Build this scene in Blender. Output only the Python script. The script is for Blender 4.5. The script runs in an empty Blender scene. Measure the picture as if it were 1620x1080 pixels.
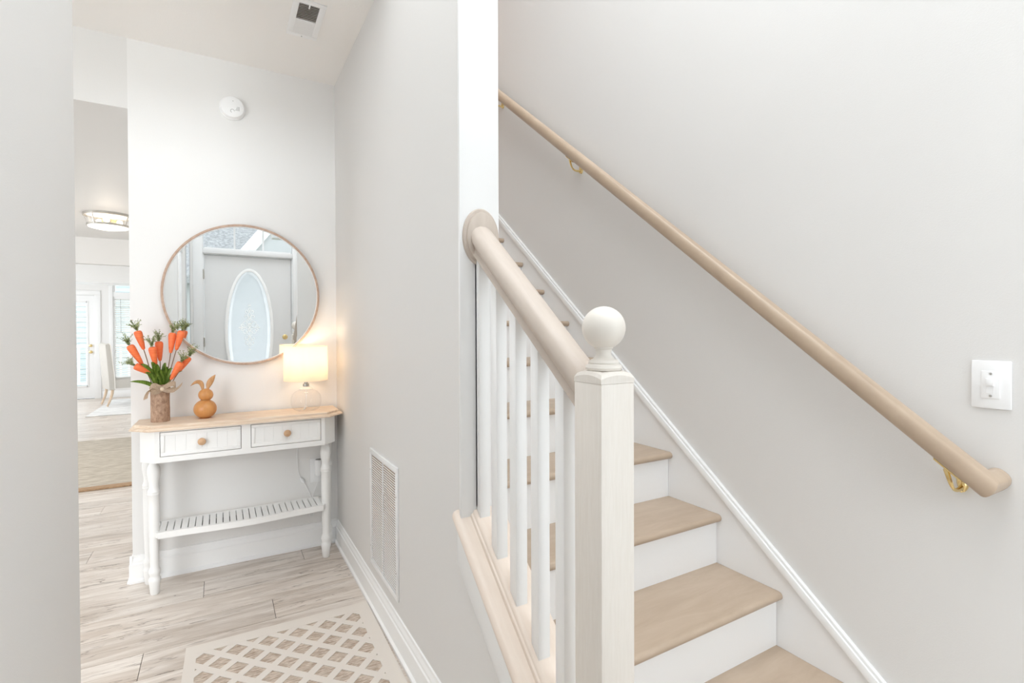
import bpy, bmesh, math, random
from math import sin, cos, pi, radians, sqrt, atan2
from mathutils import Vector, Matrix
R_ = random.Random(7)
SC = bpy.context.scene
COL = SC.collection

# ------------------------------------------------------------------ camera
H = 1.25
YAW, PIT, ROL = radians(30.0763), radians(-0.5726), radians(-0.231)
F = Vector((sin(YAW)*cos(PIT), cos(YAW)*cos(PIT), sin(PIT)))
Rt = Vector((cos(YAW), -sin(YAW), 0)); Up = Rt.cross(F)
R2 = Rt*cos(ROL) + Up*sin(ROL); U2 = -Rt*sin(ROL) + Up*cos(ROL)
cam = bpy.data.cameras.new('camera'); co = bpy.data.objects.new('camera', cam); COL.objects.link(co)
M = Matrix((R2, U2, -F)).transposed().to_4x4(); M.translation = (0, 0, H)
co.matrix_world = M
cam.sensor_width = 36; cam.lens = 36*796.55/1620; cam.shift_y = -0.00528; cam.clip_start = 0.02
SC.camera = co

# ------------------------------------------------------------------ light
SC.view_settings.view_transform = 'Standard'; SC.view_settings.look = 'None'
SC.view_settings.gamma = 1; SC.view_settings.use_curve_mapping = False
SC.view_settings.exposure = 1.34
SC.cycles.max_bounces = 14; SC.cycles.diffuse_bounces = 9; SC.cycles.transparent_max_bounces = 16
w = bpy.data.worlds.new('overcast_sky'); SC.world = w; w.use_nodes = True
w.node_tree.nodes['Background'].inputs[0].default_value = (0.93, 0.968, 1, 1)
w.node_tree.nodes['Background'].inputs[1].default_value = 0.95

def area(name, loc, direction, sx, sy, power, col=(1, 1, 1)):
    l = bpy.data.lights.new(name, 'AREA'); l.shape = 'RECTANGLE'; l.size = sx; l.size_y = sy
    l.energy = power; l.color = col
    o = bpy.data.objects.new(name, l); COL.objects.link(o); o.location = loc
    o.rotation_euler = Vector(direction).to_track_quat('-Z', 'Y').to_euler()
    return o
# fill lights added to brighten the foyer, hall and rooms beyond, tinted like daylight
area('foyer_top_fill', (0.6, 0.7, 4.9), (0.0, 0.05, -1), 1.8, 2.2, 25, (.95, .975, 1))
area('street_side_fill', (0.5, -5.5, 4.95), (0, 1, -.2), 6.0, 2.6, 238, (.95, .975, 1))
area('entry_side_fill', (1.20, -.49, 1.22), (-.12, 1, 0), .56, 1.96, 1.7, (.95, .975, 1))
area('living_front_fill', (-2.5, -.42, 1.25), (.55, 1, -.06), 1.7, 1.8, 24, (.95, .975, 1))
area('living_side_fill', (-3.4, 5.6, 1.5), (1, 0, -.05), 2.6, 1.8, 15, (.96, .98, 1))
area('dining_side_fill', (-3.4, 10.2, 1.5), (1, 0, -.05), 2.6, 1.8, 11, (.96, .98, 1))

ul = bpy.data.lights.new('upstairs_lamp', 'POINT'); ul.energy = 5; ul.color = (1, .66, .48); ul.shadow_soft_size = .15
uo = bpy.data.objects.new('upstairs_lamp', ul); COL.objects.link(uo); uo.location = (1.15, 4.9, 4.3)

# ------------------------------------------------------------------ materials
def nt(name):
    m = bpy.data.materials.new(name); m.use_nodes = True
    return m, m.node_tree.nodes, m.node_tree.links, m.node_tree.nodes['Principled BSDF']
def mixrgb(N, L, fac, a, b, mode='MIX'):
    n = N.new('ShaderNodeMix'); n.data_type = 'RGBA'; n.blend_type = mode
    for v, s in ((fac, n.inputs[0]), (a, n.inputs[6]), (b, n.inputs[7])):
        if hasattr(v, 'links'): L.new(v, s)
        elif isinstance(v, tuple): s.default_value = v+(1,)
        else: s.default_value = v
    return n.outputs[2]
def ramp(N, L, src, stops):
    r = N.new('ShaderNodeValToRGB'); e = r.color_ramp.elements
    while len(e) < len(stops): e.new(.5)
    for k, (p, c) in enumerate(stops):
        e[k].position = p; e[k].color = (c, c, c, 1) if not isinstance(c, tuple) else c+(1,)
    L.new(src, r.inputs[0]); return r.outputs[0]
def coords(N, L, scale=(1, 1, 1), kind='pos', rot=(0, 0, 0)):
    if kind == 'pos': s = N.new('ShaderNodeNewGeometry').outputs['Position']
    else: s = N.new('ShaderNodeTexCoord').outputs['Object']
    m = N.new('ShaderNodeMapping'); m.inputs['Scale'].default_value = scale; m.inputs['Rotation'].default_value = rot
    L.new(s, m.inputs[0]); return m.outputs[0]
def noise(N, L, vec, scale, detail=3, dist=0, rough=.5):
    n = N.new('ShaderNodeTexNoise'); n.inputs['Scale'].default_value = scale
    n.inputs['Detail'].default_value = detail; n.inputs['Distortion'].default_value = dist
    n.inputs['Roughness'].default_value = rough
    L.new(vec, n.inputs['Vector']); return n.outputs['Fac']
def bump(N, L, B, h, strength, dist=.002):
    b = N.new('ShaderNodeBump'); b.inputs['Strength'].default_value = strength; b.inputs['Distance'].default_value = dist
    L.new(h, b.inputs['Height']); L.new(b.outputs[0], B.inputs['Normal'])
def paint(name, c, rough=.5, var=.03, bs=.15, sc=300, spec=.4, vs=2.0):
    m, N, L, B = nt(name)
    v = coords(N, L)
    n = noise(N, L, v, vs, 4)
    L.new(mixrgb(N, L, n, tuple(x*(1-var) for x in c), tuple(min(1, x*(1+var)) for x in c)), B.inputs['Base Color'])
    B.inputs['Roughness'].default_value = rough; B.inputs['Specular IOR Level'].default_value = spec
    bump(N, L, B, noise(N, L, v, sc, 2), bs)
    return m
def grain(name, c1, c2, scale, rough=.4, bs=.1, kind='pos', ns=6, lo=.35, hi=.65, spec=.5):
    m, N, L, B = nt(name)
    v = coords(N, L, scale, kind)
    n = noise(N, L, v, ns, 6, .4, .6)
    f = ramp(N, L, n, [(lo, 0.0), (hi, 1.0)])
    L.new(mixrgb(N, L, f, c1, c2), B.inputs['Base Color'])
    B.inputs['Roughness'].default_value = rough; B.inputs['Specular IOR Level'].default_value = spec
    bump(N, L, B, n, bs)
    return m
def metal(name, c, rough=.25):
    m, N, L, B = nt(name); B.inputs['Base Color'].default_value = c+(1,)
    B.inputs['Metallic'].default_value = 1
    v = coords(N, L); L.new(ramp(N, L, noise(N, L, v, 60, 3), [(.3, rough*.8), (.7, rough*1.25)]), B.inputs['Roughness'])
    return m
def glass(name, c=(1, 1, 1), rough=0.0, alpha=.12):
    # thin clear pane: mostly transparent with a glossy skin
    m, N, L, B = nt(name); N.remove(B)
    t = N.new('ShaderNodeBsdfTransparent'); t.inputs[0].default_value = c+(1,)
    g = N.new('ShaderNodeBsdfGlossy'); g.inputs['Roughness'].default_value = rough
    fr = N.new('ShaderNodeLayerWeight'); fr.inputs[0].default_value = .25
    pw = N.new('ShaderNodeMath'); pw.operation = 'POWER'; pw.inputs[1].default_value = 2.0; L.new(fr.outputs['Facing'], pw.inputs[0])
    ad = N.new('ShaderNodeMath'); ad.operation = 'MULTIPLY_ADD'; ad.inputs[1].default_value = .55; ad.inputs[2].default_value = alpha*.3
    L.new(pw.outputs[0], ad.inputs[0])
    mx = N.new('ShaderNodeMixShader'); L.new(ad.outputs[0], mx.inputs[0]); L.new(t.outputs[0], mx.inputs[1]); L.new(g.outputs[0], mx.inputs[2])
    L.new(mx.outputs[0], N['Material Output'].inputs[0]); return m
def translucent(name, c, mix=.5, transp=0.0, sc=0):
    m, N, L, B = nt(name)
    B.inputs['Base Color'].default_value = c+(1,); B.inputs['Roughness'].default_value = .7
    t = N.new('ShaderNodeBsdfTranslucent'); t.inputs[0].default_value = c+(1,)
    mx = N.new('ShaderNodeMixShader'); mx.inputs[0].default_value = mix
    L.new(B.outputs[0], mx.inputs[1]); L.new(t.outputs[0], mx.inputs[2]); out = mx.outputs[0]
    if sc: bump(N, L, B, noise(N, L, coords(N, L, (1, 1, 1)), sc, 2), .3)
    if transp:
        tr = N.new('ShaderNodeBsdfTransparent'); m2 = N.new('ShaderNodeMixShader'); m2.inputs[0].default_value = transp
        L.new(out, m2.inputs[1]); L.new(tr.outputs[0], m2.inputs[2]); out = m2.outputs[0]
    L.new(out, N['Material Output'].inputs[0]); return m
def emit(name, c, s):
    m, N, L, B = nt(name); B.inputs['Base Color'].default_value = c+(1,)
    B.inputs['Emission Color'].default_value = c+(1,); B.inputs['Emission Strength'].default_value = s; return m

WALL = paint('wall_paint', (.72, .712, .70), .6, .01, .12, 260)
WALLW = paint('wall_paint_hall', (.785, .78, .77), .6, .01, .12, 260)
CEIL = paint('ceiling_paint', (.88, .865, .845), .8, .01, .2, 180)
WHITE = paint('white_trim_paint', (.845, .85, .85), .32, .01, .06, 90)
WHITE2 = paint('white_riser_paint', (.86, .865, .87), .4, .015, .1, 60)
BASEW = paint('white_baseboard_paint', (.90, .905, .905), .35, .01, .05, 90)
GREYD = paint('painted_gap_shade', (.10, .095, .09), .8)  # shade between the shelf slats, painted dark
FURN = paint('white_furniture_paint', (.86, .86, .85), .45, .02, .12, 120)
PLAST = paint('white_plastic', (.86, .865, .87), .3, .01, .02, 100)
NEWEL = grain('warm_white_painted_wood', (.70, .655, .60), (.73, .69, .64), (12, 12, .9), .4, .25, ns=14)
NEWELT = paint('warm_white_finial', (.74, .70, .645), .35, .01, .04, 80)
RAILB = grain('beige_rail_paint', (.50, .43, .37), (.54, .47, .41), (8, 1, 1), .5, .08, ns=6)
CAPB = grain('beige_cap_paint', (.755, .645, .555), (.79, .69, .60), (8, 1, 1), .4, .08, ns=6)
TAN = grain('tan_tread_stain', (.43, .335, .25), (.49, .39, .30), (1.4, 6, 6), .42, .05, ns=3.2)
RAILT = grain('tan_wall_rail', (.43, .33, .245), (.48, .375, .28), (6, 1, 1), .36, .06, ns=7)
BRASS = metal('polished_brass', (.80, .62, .30), .18)
STEEL = metal('brushed_steel', (.55, .54, .52), .3)
NICKEL = metal('dull_nickel', (.50, .48, .44), .35)
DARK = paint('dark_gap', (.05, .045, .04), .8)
DUCT = paint('duct_shadow_brown', (.16, .13, .10), .8, .1)
FILT = grain('air_filter_tan', (.28, .20, .145), (.34, .25, .18), (1, 30, 1), .9, .3, ns=8)
TOPW = grain('whitewashed_oak_top', (.66, .50, .37), (.80, .68, .55), (1.2, 14, 14), .5, .15, ns=5)
KNOB = grain('knob_wood', (.52, .31, .17), (.62, .40, .24), (8, 8, 30), .5, .1, ns=6)
FRW = grain('mirror_frame_wood', (.42, .285, .21), (.52, .375, .29), (3, 3, 3), .45, .1, ns=20)
RABB = grain('turned_orange_wood', (.50, .21, .06), (.60, .29, .10), (14, 14, 2), .35, .05, ns=2.2)
RABE = grain('ear_wood', (.40, .19, .07), (.58, .32, .14), (30, 30, 5), .45, .05, ns=3)
CARR = grain('carrot_orange', (.78, .13, .035), (.88, .22, .07), (2, 2, 30), .5, .35, ns=10)
STEMM = paint('brown_green_stem', (.20, .13, .07), .7, .2)
GREENB = grain('broad_leaf_green', (.10, .20, .02), (.32, .44, .08), (30, 30, 4), .4, .2, ns=5)
GREENF = grain('grey_green_frond', (.09, .13, .04), (.44, .48, .22), (1, 1, 1), .7, .1, ns=90)
BARK = grain('pale_bark', (.24, .14, .09), (.50, .34, .24), (1, 1, .6), .9, .9, ns=90, lo=.3, hi=.7)
BURL = grain('burlap_ribbon', (.55, .42, .30), (.70, .57, .44), (1, 1, 1), .9, .6, ns=320, lo=.4, hi=.6)
TWINE = paint('twine', (.45, .28, .13), .9, .2)
CLEAR = glass('clear_glass'); WINGL = glass('window_glass', (.97, .99, 1), 0, .05)
CHAIRF = grain('cream_chair_linen', (.55, .53, .49), (.62, .60, .56), (1, 1, 1), .9, .4, ns=260)
PIPE_ = paint('cream_piping', (.9, .88, .84), .8)
LEGW = grain('pale_leg_wood', (.62, .47, .33), (.72, .57, .43), (14, 14, 2), .5, .05, ns=5)
DOORP = paint('grey_white_door_paint', (.68, .685, .69), .4, .01, .05, 80)
SHADE = translucent('linen_lamp_shade', (.93, .87, .78), .55, 0, 500)
FROST = translucent('frosted_door_glass', (.66, .69, .71), .6, .24)
BEVG = translucent('bevelled_glass_border', (.80, .82, .84), .7, .4)
FILI = paint('white_glass_tracery', (.97, .96, .93), .4)
BLIND = translucent('white_blind_slat', (.90, .90, .88), .35)
BULB = emit('lit_bulb', (1, .84, .64), 1.6)
DIFF = emit('lit_diffuser', (1, .93, .85), .55)
mm, N, L, B = nt('silvered_mirror'); B.inputs['Base Color'].default_value = (.93, .95, .95, 1); B.inputs['Metallic'].default_value = 1; B.inputs['Roughness'].default_value = 0.0; MIRR = mm

# whitewashed floor plank: long grain along x, different on each plank
m, N, L, B = nt('whitewashed_plank'); PLANK = m
pos = N.new('ShaderNodeNewGeometry').outputs['Position']; oi = N.new('ShaderNodeObjectInfo')
mu = N.new('ShaderNodeVectorMath'); mu.operation = 'MULTIPLY_ADD'
cb = N.new('ShaderNodeCombineXYZ'); L.new(oi.outputs['Random'], cb.inputs[0]); L.new(oi.outputs['Random'], cb.inputs[1]); L.new(oi.outputs['Random'], cb.inputs[2])
L.new(cb.outputs[0], mu.inputs[0]); mu.inputs[1].default_value = (37, 91, 53); L.new(pos, mu.inputs[2])
def mapn(sc):
    q = N.new('ShaderNodeMapping'); q.inputs['Scale'].default_value = sc; L.new(mu.outputs[0], q.inputs[0]); return q.outputs[0]
n1 = noise(N, L, mapn((.8, 6, 1)), 2.0, 6, 1.2, .6)
n2 = noise(N, L, mapn((1.6, 26, 1)), 3.0, 7, 1.2, .65)
n3 = noise(N, L, mapn((.9, 9, 1)), 1.5, 4, 1.6, .55)
n5 = noise(N, L, mapn((1.3, 5, 1)), 2.5, 2, .3, .5)
n4 = noise(N, L, mapn((5, 60, 1)), 3, 3, .2, .5)
base = mixrgb(N, L, ramp(N, L, n1, [(.36, 0.), (.62, 1.)]), (.57, .49, .42), (.81, .75, .69))
base = mixrgb(N, L, ramp(N, L, n2, [(.34, .5), (.52, 0.)]), base, (.52, .44, .375))
crk = mixrgb(N, L, ramp(N, L, n5, [(.44, 0.), (.54, 1.)]), base, (.27, .215, .175))
base = mixrgb(N, L, ramp(N, L, n3, [(.484, 0.), (.5, 1.), (.516, 0.)]), base, crk)
base = mixrgb(N, L, ramp(N, L, n4, [(.4, .12), (.6, 0.)]), base, (.4, .33, .28))
tone = N.new('ShaderNodeMapRange'); tone.inputs[3].default_value = .93; tone.inputs[4].default_value = 1.05; L.new(oi.outputs['Random'], tone.inputs[0])
vm = N.new('ShaderNodeVectorMath'); vm.operation = 'SCALE'; L.new(base, vm.inputs[0]); L.new(tone.outputs[0], vm.inputs['Scale'])
L.new(vm.outputs[0], B.inputs['Base Color']); B.inputs['Roughness'].default_value = .34
bump(N, L, B, n2, .12)

# woven rugs
def rugmat(name, c1, c2, ang, sc, bs=.6):
    m, N, L, B = nt(name)
    v = coords(N, L, (sc, sc*5, sc), rot=(0, 0, ang))
    n = noise(N, L, v, 1.0, 4, .5, .6)
    L.new(mixrgb(N, L, ramp(N, L, n, [(.35, 0.), (.65, 1.)]), c1, c2), B.inputs['Base Color'])
    B.inputs['Roughness'].default_value = .95; bump(N, L, B, n, bs, .004); return m
JUTE = rugmat('natural_woven_rug', (.42, .37, .30), (.62, .57, .49), .5, 9)
JUTEB = rugmat('tan_rug_edge', (.36, .23, .13), (.50, .34, .21), 0, 40)
WRUG = rugmat('white_chevron_rug', (.60, .60, .59), (.86, .86, .85), .7, 5)
MATL = paint('cream_lattice_rubber', (.76, .705, .645), .75, .03, .5, 500)
MATB = rugmat('brown_hatched_weave', (.36, .27, .20), (.72, .62, .53), .65, 30)

# ------------------------------------------------------------------ mesh helpers
WM = {}
class MB:
    def __init__(s): s.b = bmesh.new()
    def box(s, x0, x1, y0, y1, z0, z1):
        v = [s.b.verts.new(p) for p in ((x0,y0,z0),(x1,y0,z0),(x1,y1,z0),(x0,y1,z0),(x0,y0,z1),(x1,y0,z1),(x1,y1,z1),(x0,y1,z1))]
        for f in ((3,2,1,0),(4,5,6,7),(0,1,5,4),(1,2,6,5),(2,3,7,6),(3,0,4,7)): s.b.faces.new([v[i] for i in f])
        return s
    def prism(s, pts, vec):
        vec = Vector(vec); a = [s.b.verts.new(p) for p in pts]; c = [s.b.verts.new(Vector(p)+vec) for p in pts]
        n = len(pts)
        for i in range(n): s.b.faces.new((a[i], a[(i+1) % n], c[(i+1) % n], c[i]))
        s.b.faces.new(a[::-1]); s.b.faces.new(c); return s
    def rings(s, rings, cap=True, closed=False):
        vs = [[s.b.verts.new(p) for p in r] for r in rings]; n = len(vs[0])
        m = len(vs)
        for k in range(m if closed else m-1):
            for i in range(n):
                s.b.faces.new((vs[k][i], vs[k][(i+1) % n], vs[(k+1) % m][(i+1) % n], vs[(k+1) % m][i]))
        if cap and not closed:
            s.b.faces.new(vs[0][::-1]); s.b.faces.new(vs[-1])
        return s
    def lathe(s, prof, c=(0, 0, 0), axis='z', seg=24, cap=True):
        rs = []
        for r, h in prof:
            r = max(r, 1e-4); ring = []
            for i in range(seg):
                a = 2*pi*i/seg; x, y = r*cos(a), r*sin(a)
                p = (x, y, h) if axis == 'z' else ((h, x, y) if axis == 'x' else (y, h, x))
                ring.append(Vector(c)+Vector(p))
            rs.append(ring)
        return s.rings(rs, cap)
    def tube(s, pts, r, seg=8, cap=True, closed=False, prof=None, upv=(0, 0, 1)):
        pts = [Vector(p) for p in pts]; n = len(pts); rs = []
        rr = r if isinstance(r, (list, tuple)) else [r]*n
        ref = None
        for i, p in enumerate(pts):
            if closed: t = pts[(i+1) % n]-pts[i-1]
            else: t = pts[min(i+1, n-1)]-pts[max(i-1, 0)]
            t.normalize()
            if ref is None:
                ref = Vector(upv)
                if abs(ref.dot(t)) > .95: ref = Vector((1, 0, 0))
            u = t.cross(ref).normalized(); v = u.cross(t).normalized(); ref = v
            if prof: rs.append([p+u*a*rr[i]+v*b*rr[i] for a, b in prof])
            else: rs.append([p+u*cos(2*pi*k/seg)*rr[i]+v*sin(2*pi*k/seg)*rr[i] for k in range(seg)])
        return s.rings(rs, cap, closed)
    def ball(s, c, rx, ry=None, rz=None, nu=20, nv=12):
        ry = ry or rx; rz = rz or rx; rs = []
        for j in range(nv+1):
            t = pi*j/nv; q = max(sin(t), .004)
            rs.append([(c[0]+rx*q*cos(2*pi*i/nu), c[1]+ry*q*sin(2*pi*i/nu), c[2]-rz*cos(t)) for i in range(nu)])
        return s.rings(rs)
    def strip(s, a, b):  # ribbon surface between two polylines
        va = [s.b.verts.new(p) for p in a]; vb = [s.b.verts.new(p) for p in b]
        for i in range(len(a)-1): s.b.faces.new((va[i], va[i+1], vb[i+1], vb[i]))
        return s
    def build(s, name, mat, parent=None, local=False, bevel=0, smooth=False, ang=35, solid=0, seg=2):
        b = s.b
        if solid: bmesh.ops.solidify(b, geom=b.faces[:], thickness=solid)
        bmesh.ops.recalc_face_normals(b, faces=b.faces[:])
        if bevel:
            es = [e for e in b.edges if len(e.link_faces) == 2 and e.calc_face_angle(0) > radians(30)]
            bmesh.ops.bevel(b, geom=es, offset=bevel, segments=seg, affect='EDGES', profile=.5, clamp_overlap=True)
        if parent is not None and not local:
            b.transform(WM[parent.name].inverted())
        me = bpy.data.meshes.new(name); b.to_mesh(me); b.free()
        me.materials.append(mat)
        if smooth or bevel:
            me.polygons.foreach_set('use_smooth', [True]*len(me.polygons)); me.set_sharp_from_angle(angle=radians(ang))
        o = bpy.data.objects.new(name, me); COL.objects.link(o)
        if parent is not None: o.parent = parent; WM[o.name] = WM[parent.name]
        else: WM[o.name] = Matrix.Identity(4)
        return o
def tag(o, label=None, cat=None, group=None, kind=None):
    if label: o['label'] = label
    if cat: o['category'] = cat
    if group: o['group'] = group
    if kind: o['kind'] = kind
    return o
def thing(name, label, cat, loc, rz=0, group=None):
    o = bpy.data.objects.new(name, None); COL.objects.link(o); o.empty_display_size = .05
    o.location = loc; o.rotation_euler = (0, 0, rz)
    WM[o.name] = Matrix.Translation(loc) @ Matrix.Rotation(rz, 4, 'Z')
    return tag(o, label, cat, group)
def struct(name, mb, mat, label, **k):
    o = mb.build(name, mat, **k); tag(o, label, None, None, 'structure'); return o
def inst(me, name, parent, loc=(0, 0, 0), scale=(1, 1, 1), rot=(0, 0, 0)):
    o = bpy.data.objects.new(name, me); COL.objects.link(o); o.parent = parent
    o.location = loc; o.scale = scale; o.rotation_euler = rot
    WM[o.name] = WM[parent.name]; return o
def boxmesh(name, mat, bevel=0):
    o = MB().box(-.5, .5, -.5, .5, -.5, .5).build(name, mat, bevel=bevel); me = o.data; bpy.data.objects.remove(o); return me
def bez(p0, p1, p2, p3, n=12):
    p = [Vector(q) for q in (p0, p1, p2, p3)]; r = []
    for i in range(n+1):
        t = i/n; r.append(p[0]*(1-t)**3+p[1]*3*t*(1-t)**2+p[2]*3*t*t*(1-t)+p[3]*t**3)
    return r

# key dimensions
XP, XP2 = .598, .720          # partition hall face / stair face
YM = 3.122                    # mirror wall face
YE = 1.334                    # partition end
XR = 1.630                    # right (stair) wall
XL = -.372                    # near left wall
YL = 1.953                    # its end
ZC, ZC2 = 2.708, 2.36
FY_ = -.64
YF = -.50                     # front door wall face
YH1, YH2, YFAR = 7.547, 10.15, 12.26
RISE, RUN = .1860, .2368
XM0 = -.389                   # left end of mirror wall

# ------------------------------------------------------------------ structure
fl = struct('floor', MB().box(-3.6, 1.75, -.62, 12.4, -.06, -.004), DARK, 'dark subfloor seen only in the joints between the planks')
pm = boxmesh('plank', PLANK, 0)
row = 0; y = -.5; PW = .182
lens_ = (1.22,)
while y < 12.26:
    y1 = min(y+PW, 12.26)
    xa, xb = (-1.6, 1.63) if y < .9 else ((-2.4, XP) if y < 3.0 else ((-2.1, -.3) if y < 6.5 else (-2.9, -.7)))
    off = (row*0.47) % 1.22
    x = math.floor((xa-off)/1.22)*1.22+off
    while x < xb:
        a, b_ = max(x, xa), min(x+1.22, xb)
        if b_-a > .03:
            inst(pm, 'plank', fl, ((a+b_)/2, (y+y1)/2, -.005), (b_-a-.0022, y1-y-.0022, .01))
        x += 1.22
    y += PW; row += 1

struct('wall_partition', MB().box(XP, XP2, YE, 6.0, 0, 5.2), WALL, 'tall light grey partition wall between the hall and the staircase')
# front knee wall under the stair rail, top follows the stairs
CL = lambda y, z0=.571: z0+.785*(y-1.1445)   # cap top line
kw = MB().prism([(XP, .775, 0), (XP, YE, 0), (XP, YE, CL(YE)-.03), (XP, .775, CL(.775)-.03)], (XP2-XP, 0, 0))
struct('wall_stair_side', kw, WALL, 'low grey stair wall under the sloping beige cap')
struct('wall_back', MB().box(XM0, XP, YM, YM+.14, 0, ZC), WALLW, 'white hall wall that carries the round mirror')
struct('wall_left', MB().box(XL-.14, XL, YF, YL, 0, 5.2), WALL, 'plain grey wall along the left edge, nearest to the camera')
struct('wall_right', MB().box(XR, XR+.12, YF, 6.0, -.05, 5.2), WALL, 'large grey stairwell wall with the tan handrail')
struct('wall_stairwell_end', MB().box(XP2, XR, 6.0, 6.12, 0, 5.2), WALL, 'wall at the top of the stairwell')
struct('ceiling', MB().box(XL-.14, XP, YL, YM, ZC, ZC+.3).box(-3.6, XL-.14, YF, YM, ZC, ZC+.3).box(XM0-.01, XP, YM, YM+.14, ZC, ZC+.3), CEIL, 'off-white hall ceiling with the air vent')
struct('wall_upper', MB().box(XL, XP, YL, YL+.12, ZC+.3, 5.2), WALL, 'upper foyer wall above the hall ceiling, out of view')
struct('ceiling_passage', MB().box(-3.6, XP, YM+.14, YH1, ZC2, ZC2+.3).box(-3.6, XM0, YM, YM+.14, ZC2, ZC+.3), WALL, 'lower ceiling and header of the passage left of the mirror wall')
struct('ceiling_stairwell', MB().box(XP2, XR, 1.6, 6.0, 5.0, 5.2), CEIL, 'ceiling high over the stairs')
struct('ceiling_dining', MB().box(-3.6, .6, YH1+.12, YFAR, 2.44, 2.6), CEIL, 'bright ceiling of the dining room')
struct('wall_passage_right', MB().box(-.30, -.16, YM+.14, YH1, 0, ZC2), WALLW, 'passage wall behind the mirror wall')
struct('wall_living_header', MB().box(-3.6, -.3, YH1, YH1+.12, 2.055, 2.6).box(-.85, -.3, YH1, YH1+.12, 0, 2.055), WALL, 'grey header over the opening beyond the passage light')
struct('wall_dining_header', MB().box(-3.6, -.6, YH2, YH2+.55, 2.045, 2.44), WHITE, 'white header over the second opening before the dining room')
struct('wall_dining_right', MB().box(-.6, -.5, YH1+.12, YFAR, 0, 2.44), WALLW, 'dining room wall on the right')
# far wall with openings for door and window
DX0, DX1, WX0, WX1 = -2.97, -2.06, -1.79, -.95
fw = MB()
fw.box(-3.6, DX0, YFAR, YFAR+.12, 0, 2.44).box(DX0, DX1, YFAR, YFAR+.12, 1.97, 2.44).box(DX1, WX0, YFAR, YFAR+.12, 0, 2.44)
fw.box(WX0, WX1, YFAR, YFAR+.12, 0, .35).box(WX0, WX1, YFAR, YFAR+.12, 2.3, 2.44).box(WX1, -.5, YFAR, YFAR+.12, 0, 2.44)
struct('wall_far', fw, WALLW, 'pale far wall of the dining room with glazed door and window')
# outer left wall with two big openings added to let light in (outside the view)
ow = MB()
for a, b_ in ((-.64, 4.2), (6.9, 8.9), (11.5, 12.4)): ow.box(-3.7, -3.6, a, b_, 0, 2.44)
for a, b_ in ((4.2, 6.9), (8.9, 11.5)): ow.box(-3.7, -3.6, a, b_, 0, .5).box(-3.7, -3.6, a, b_, 2.3, 2.44)
struct('wall_outer', ow, WALLW, 'outer wall of the living and dining rooms')
struct('wall_living_front', MB().box(-3.6, -3.4, FY_, YF, 0, ZC).box(-1.6, XL-.14, FY_, YF, 0, ZC).box(-3.4, -1.6, FY_, YF, 0, .3).box(-3.4, -1.6, FY_, YF, 2.2, ZC), WALLW, 'living room wall beside the hall')

# baseboards
def bprof(d=.014, h=.135):
    return [(0, 0), (d+.008, 0), (d+.008, .012), (d, .02), (d, h*.68), (d*.75, h*.72), (d*.75, h*.8), (d*.4, h*.9), (d*.35, h*.98), (0, h)]
bb = MB().prism([(x_, YM-d_, z_) for d_, z_ in bprof() for x_ in (XM0-.012,)], (XP-XM0+.012-.002, 0, 0))
struct('baseboard_back', bb, BASEW, 'white baseboard under the mirror wall behind the console table')
bb = MB().prism([(XM0-d_, YM-.012, z_) for d_, z_ in bprof()], (0, .15, 0))
struct('baseboard_back_end', bb, BASEW, 'white baseboard wrapping the left end of the mirror wall')
bb = MB().prism([(XP-d_, YM-.02, z_) for d_, z_ in bprof()], (0, -(YM-.02-.82), 0))
struct('baseboard_partition', bb, BASEW, 'white baseboard along the partition wall below the air grille')
struct('baseboard_far', MB().box(DX1+.1, -.6, YFAR-.015, YFAR, 0, .13), WHITE, 'white baseboard of the dining room', bevel=.003)
# white board on the partition end
struct('trim_1', MB().box(XP-.004, XP2+.002, YE-.012, YE, .60, 5.2), WHITE, 'glossy white board covering the end of the partition wall', bevel=.002)
# skirt board on the right wall along the stairs: board + cap bead
SK = lambda y: .748+.785*(y-1.334)    # top line of the moulding on the right wall
def slope_prism(mb, x0, x1, ya, yb, f, t0, t1):
    mb.prism([(x0, ya, f(ya)+t0), (x0, yb, f(yb)+t0), (x0, yb, f(yb)+t1), (x0, ya, f(ya)+t1)], (x1-x0, 0, 0)); return mb
sb = MB()
sb.prism([(XR, .40, -.004), (XR, 1.1, -.004), (XR, 4.9, 2.5), (XR, 4.9, SK(4.9)-.01), (XR, .40, SK(.40)-.01)], (-.012, 0, 0))
struct('trim_2', sb, WHITE2, 'white skirt board on the right wall beside the treads')
sb = MB(); slope_prism(sb, XR-.022, XR, .40, 4.9, SK, -.044, -.012); slope_prism(sb, XR-.015, XR, .40, 4.9, SK, -.012, 0)
struct('trim_3', sb, WHITE, 'thin white moulding running up the stair wall above the treads', bevel=.002)
# trim on hall face beneath the cap
sb = MB().prism([(XP, .80, CL(.80)-.092), (XP, YE, CL(YE)-.150), (XP, YE, CL(YE)-.02), (XP, .80, CL(.80)-.02)], (-.012, 0, 0))
sb = MB().prism([(XP, .81, CL(.81)-.135), (XP, YE, CL(YE)-.140), (XP, YE, CL(YE)-.02), (XP, .81, CL(.81)-.02)], (-.011, 0, 0))
struct('trim_4', sb, WHITE, 'white board on the hall face directly under the sloping beige cap', bevel=.002)

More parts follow.
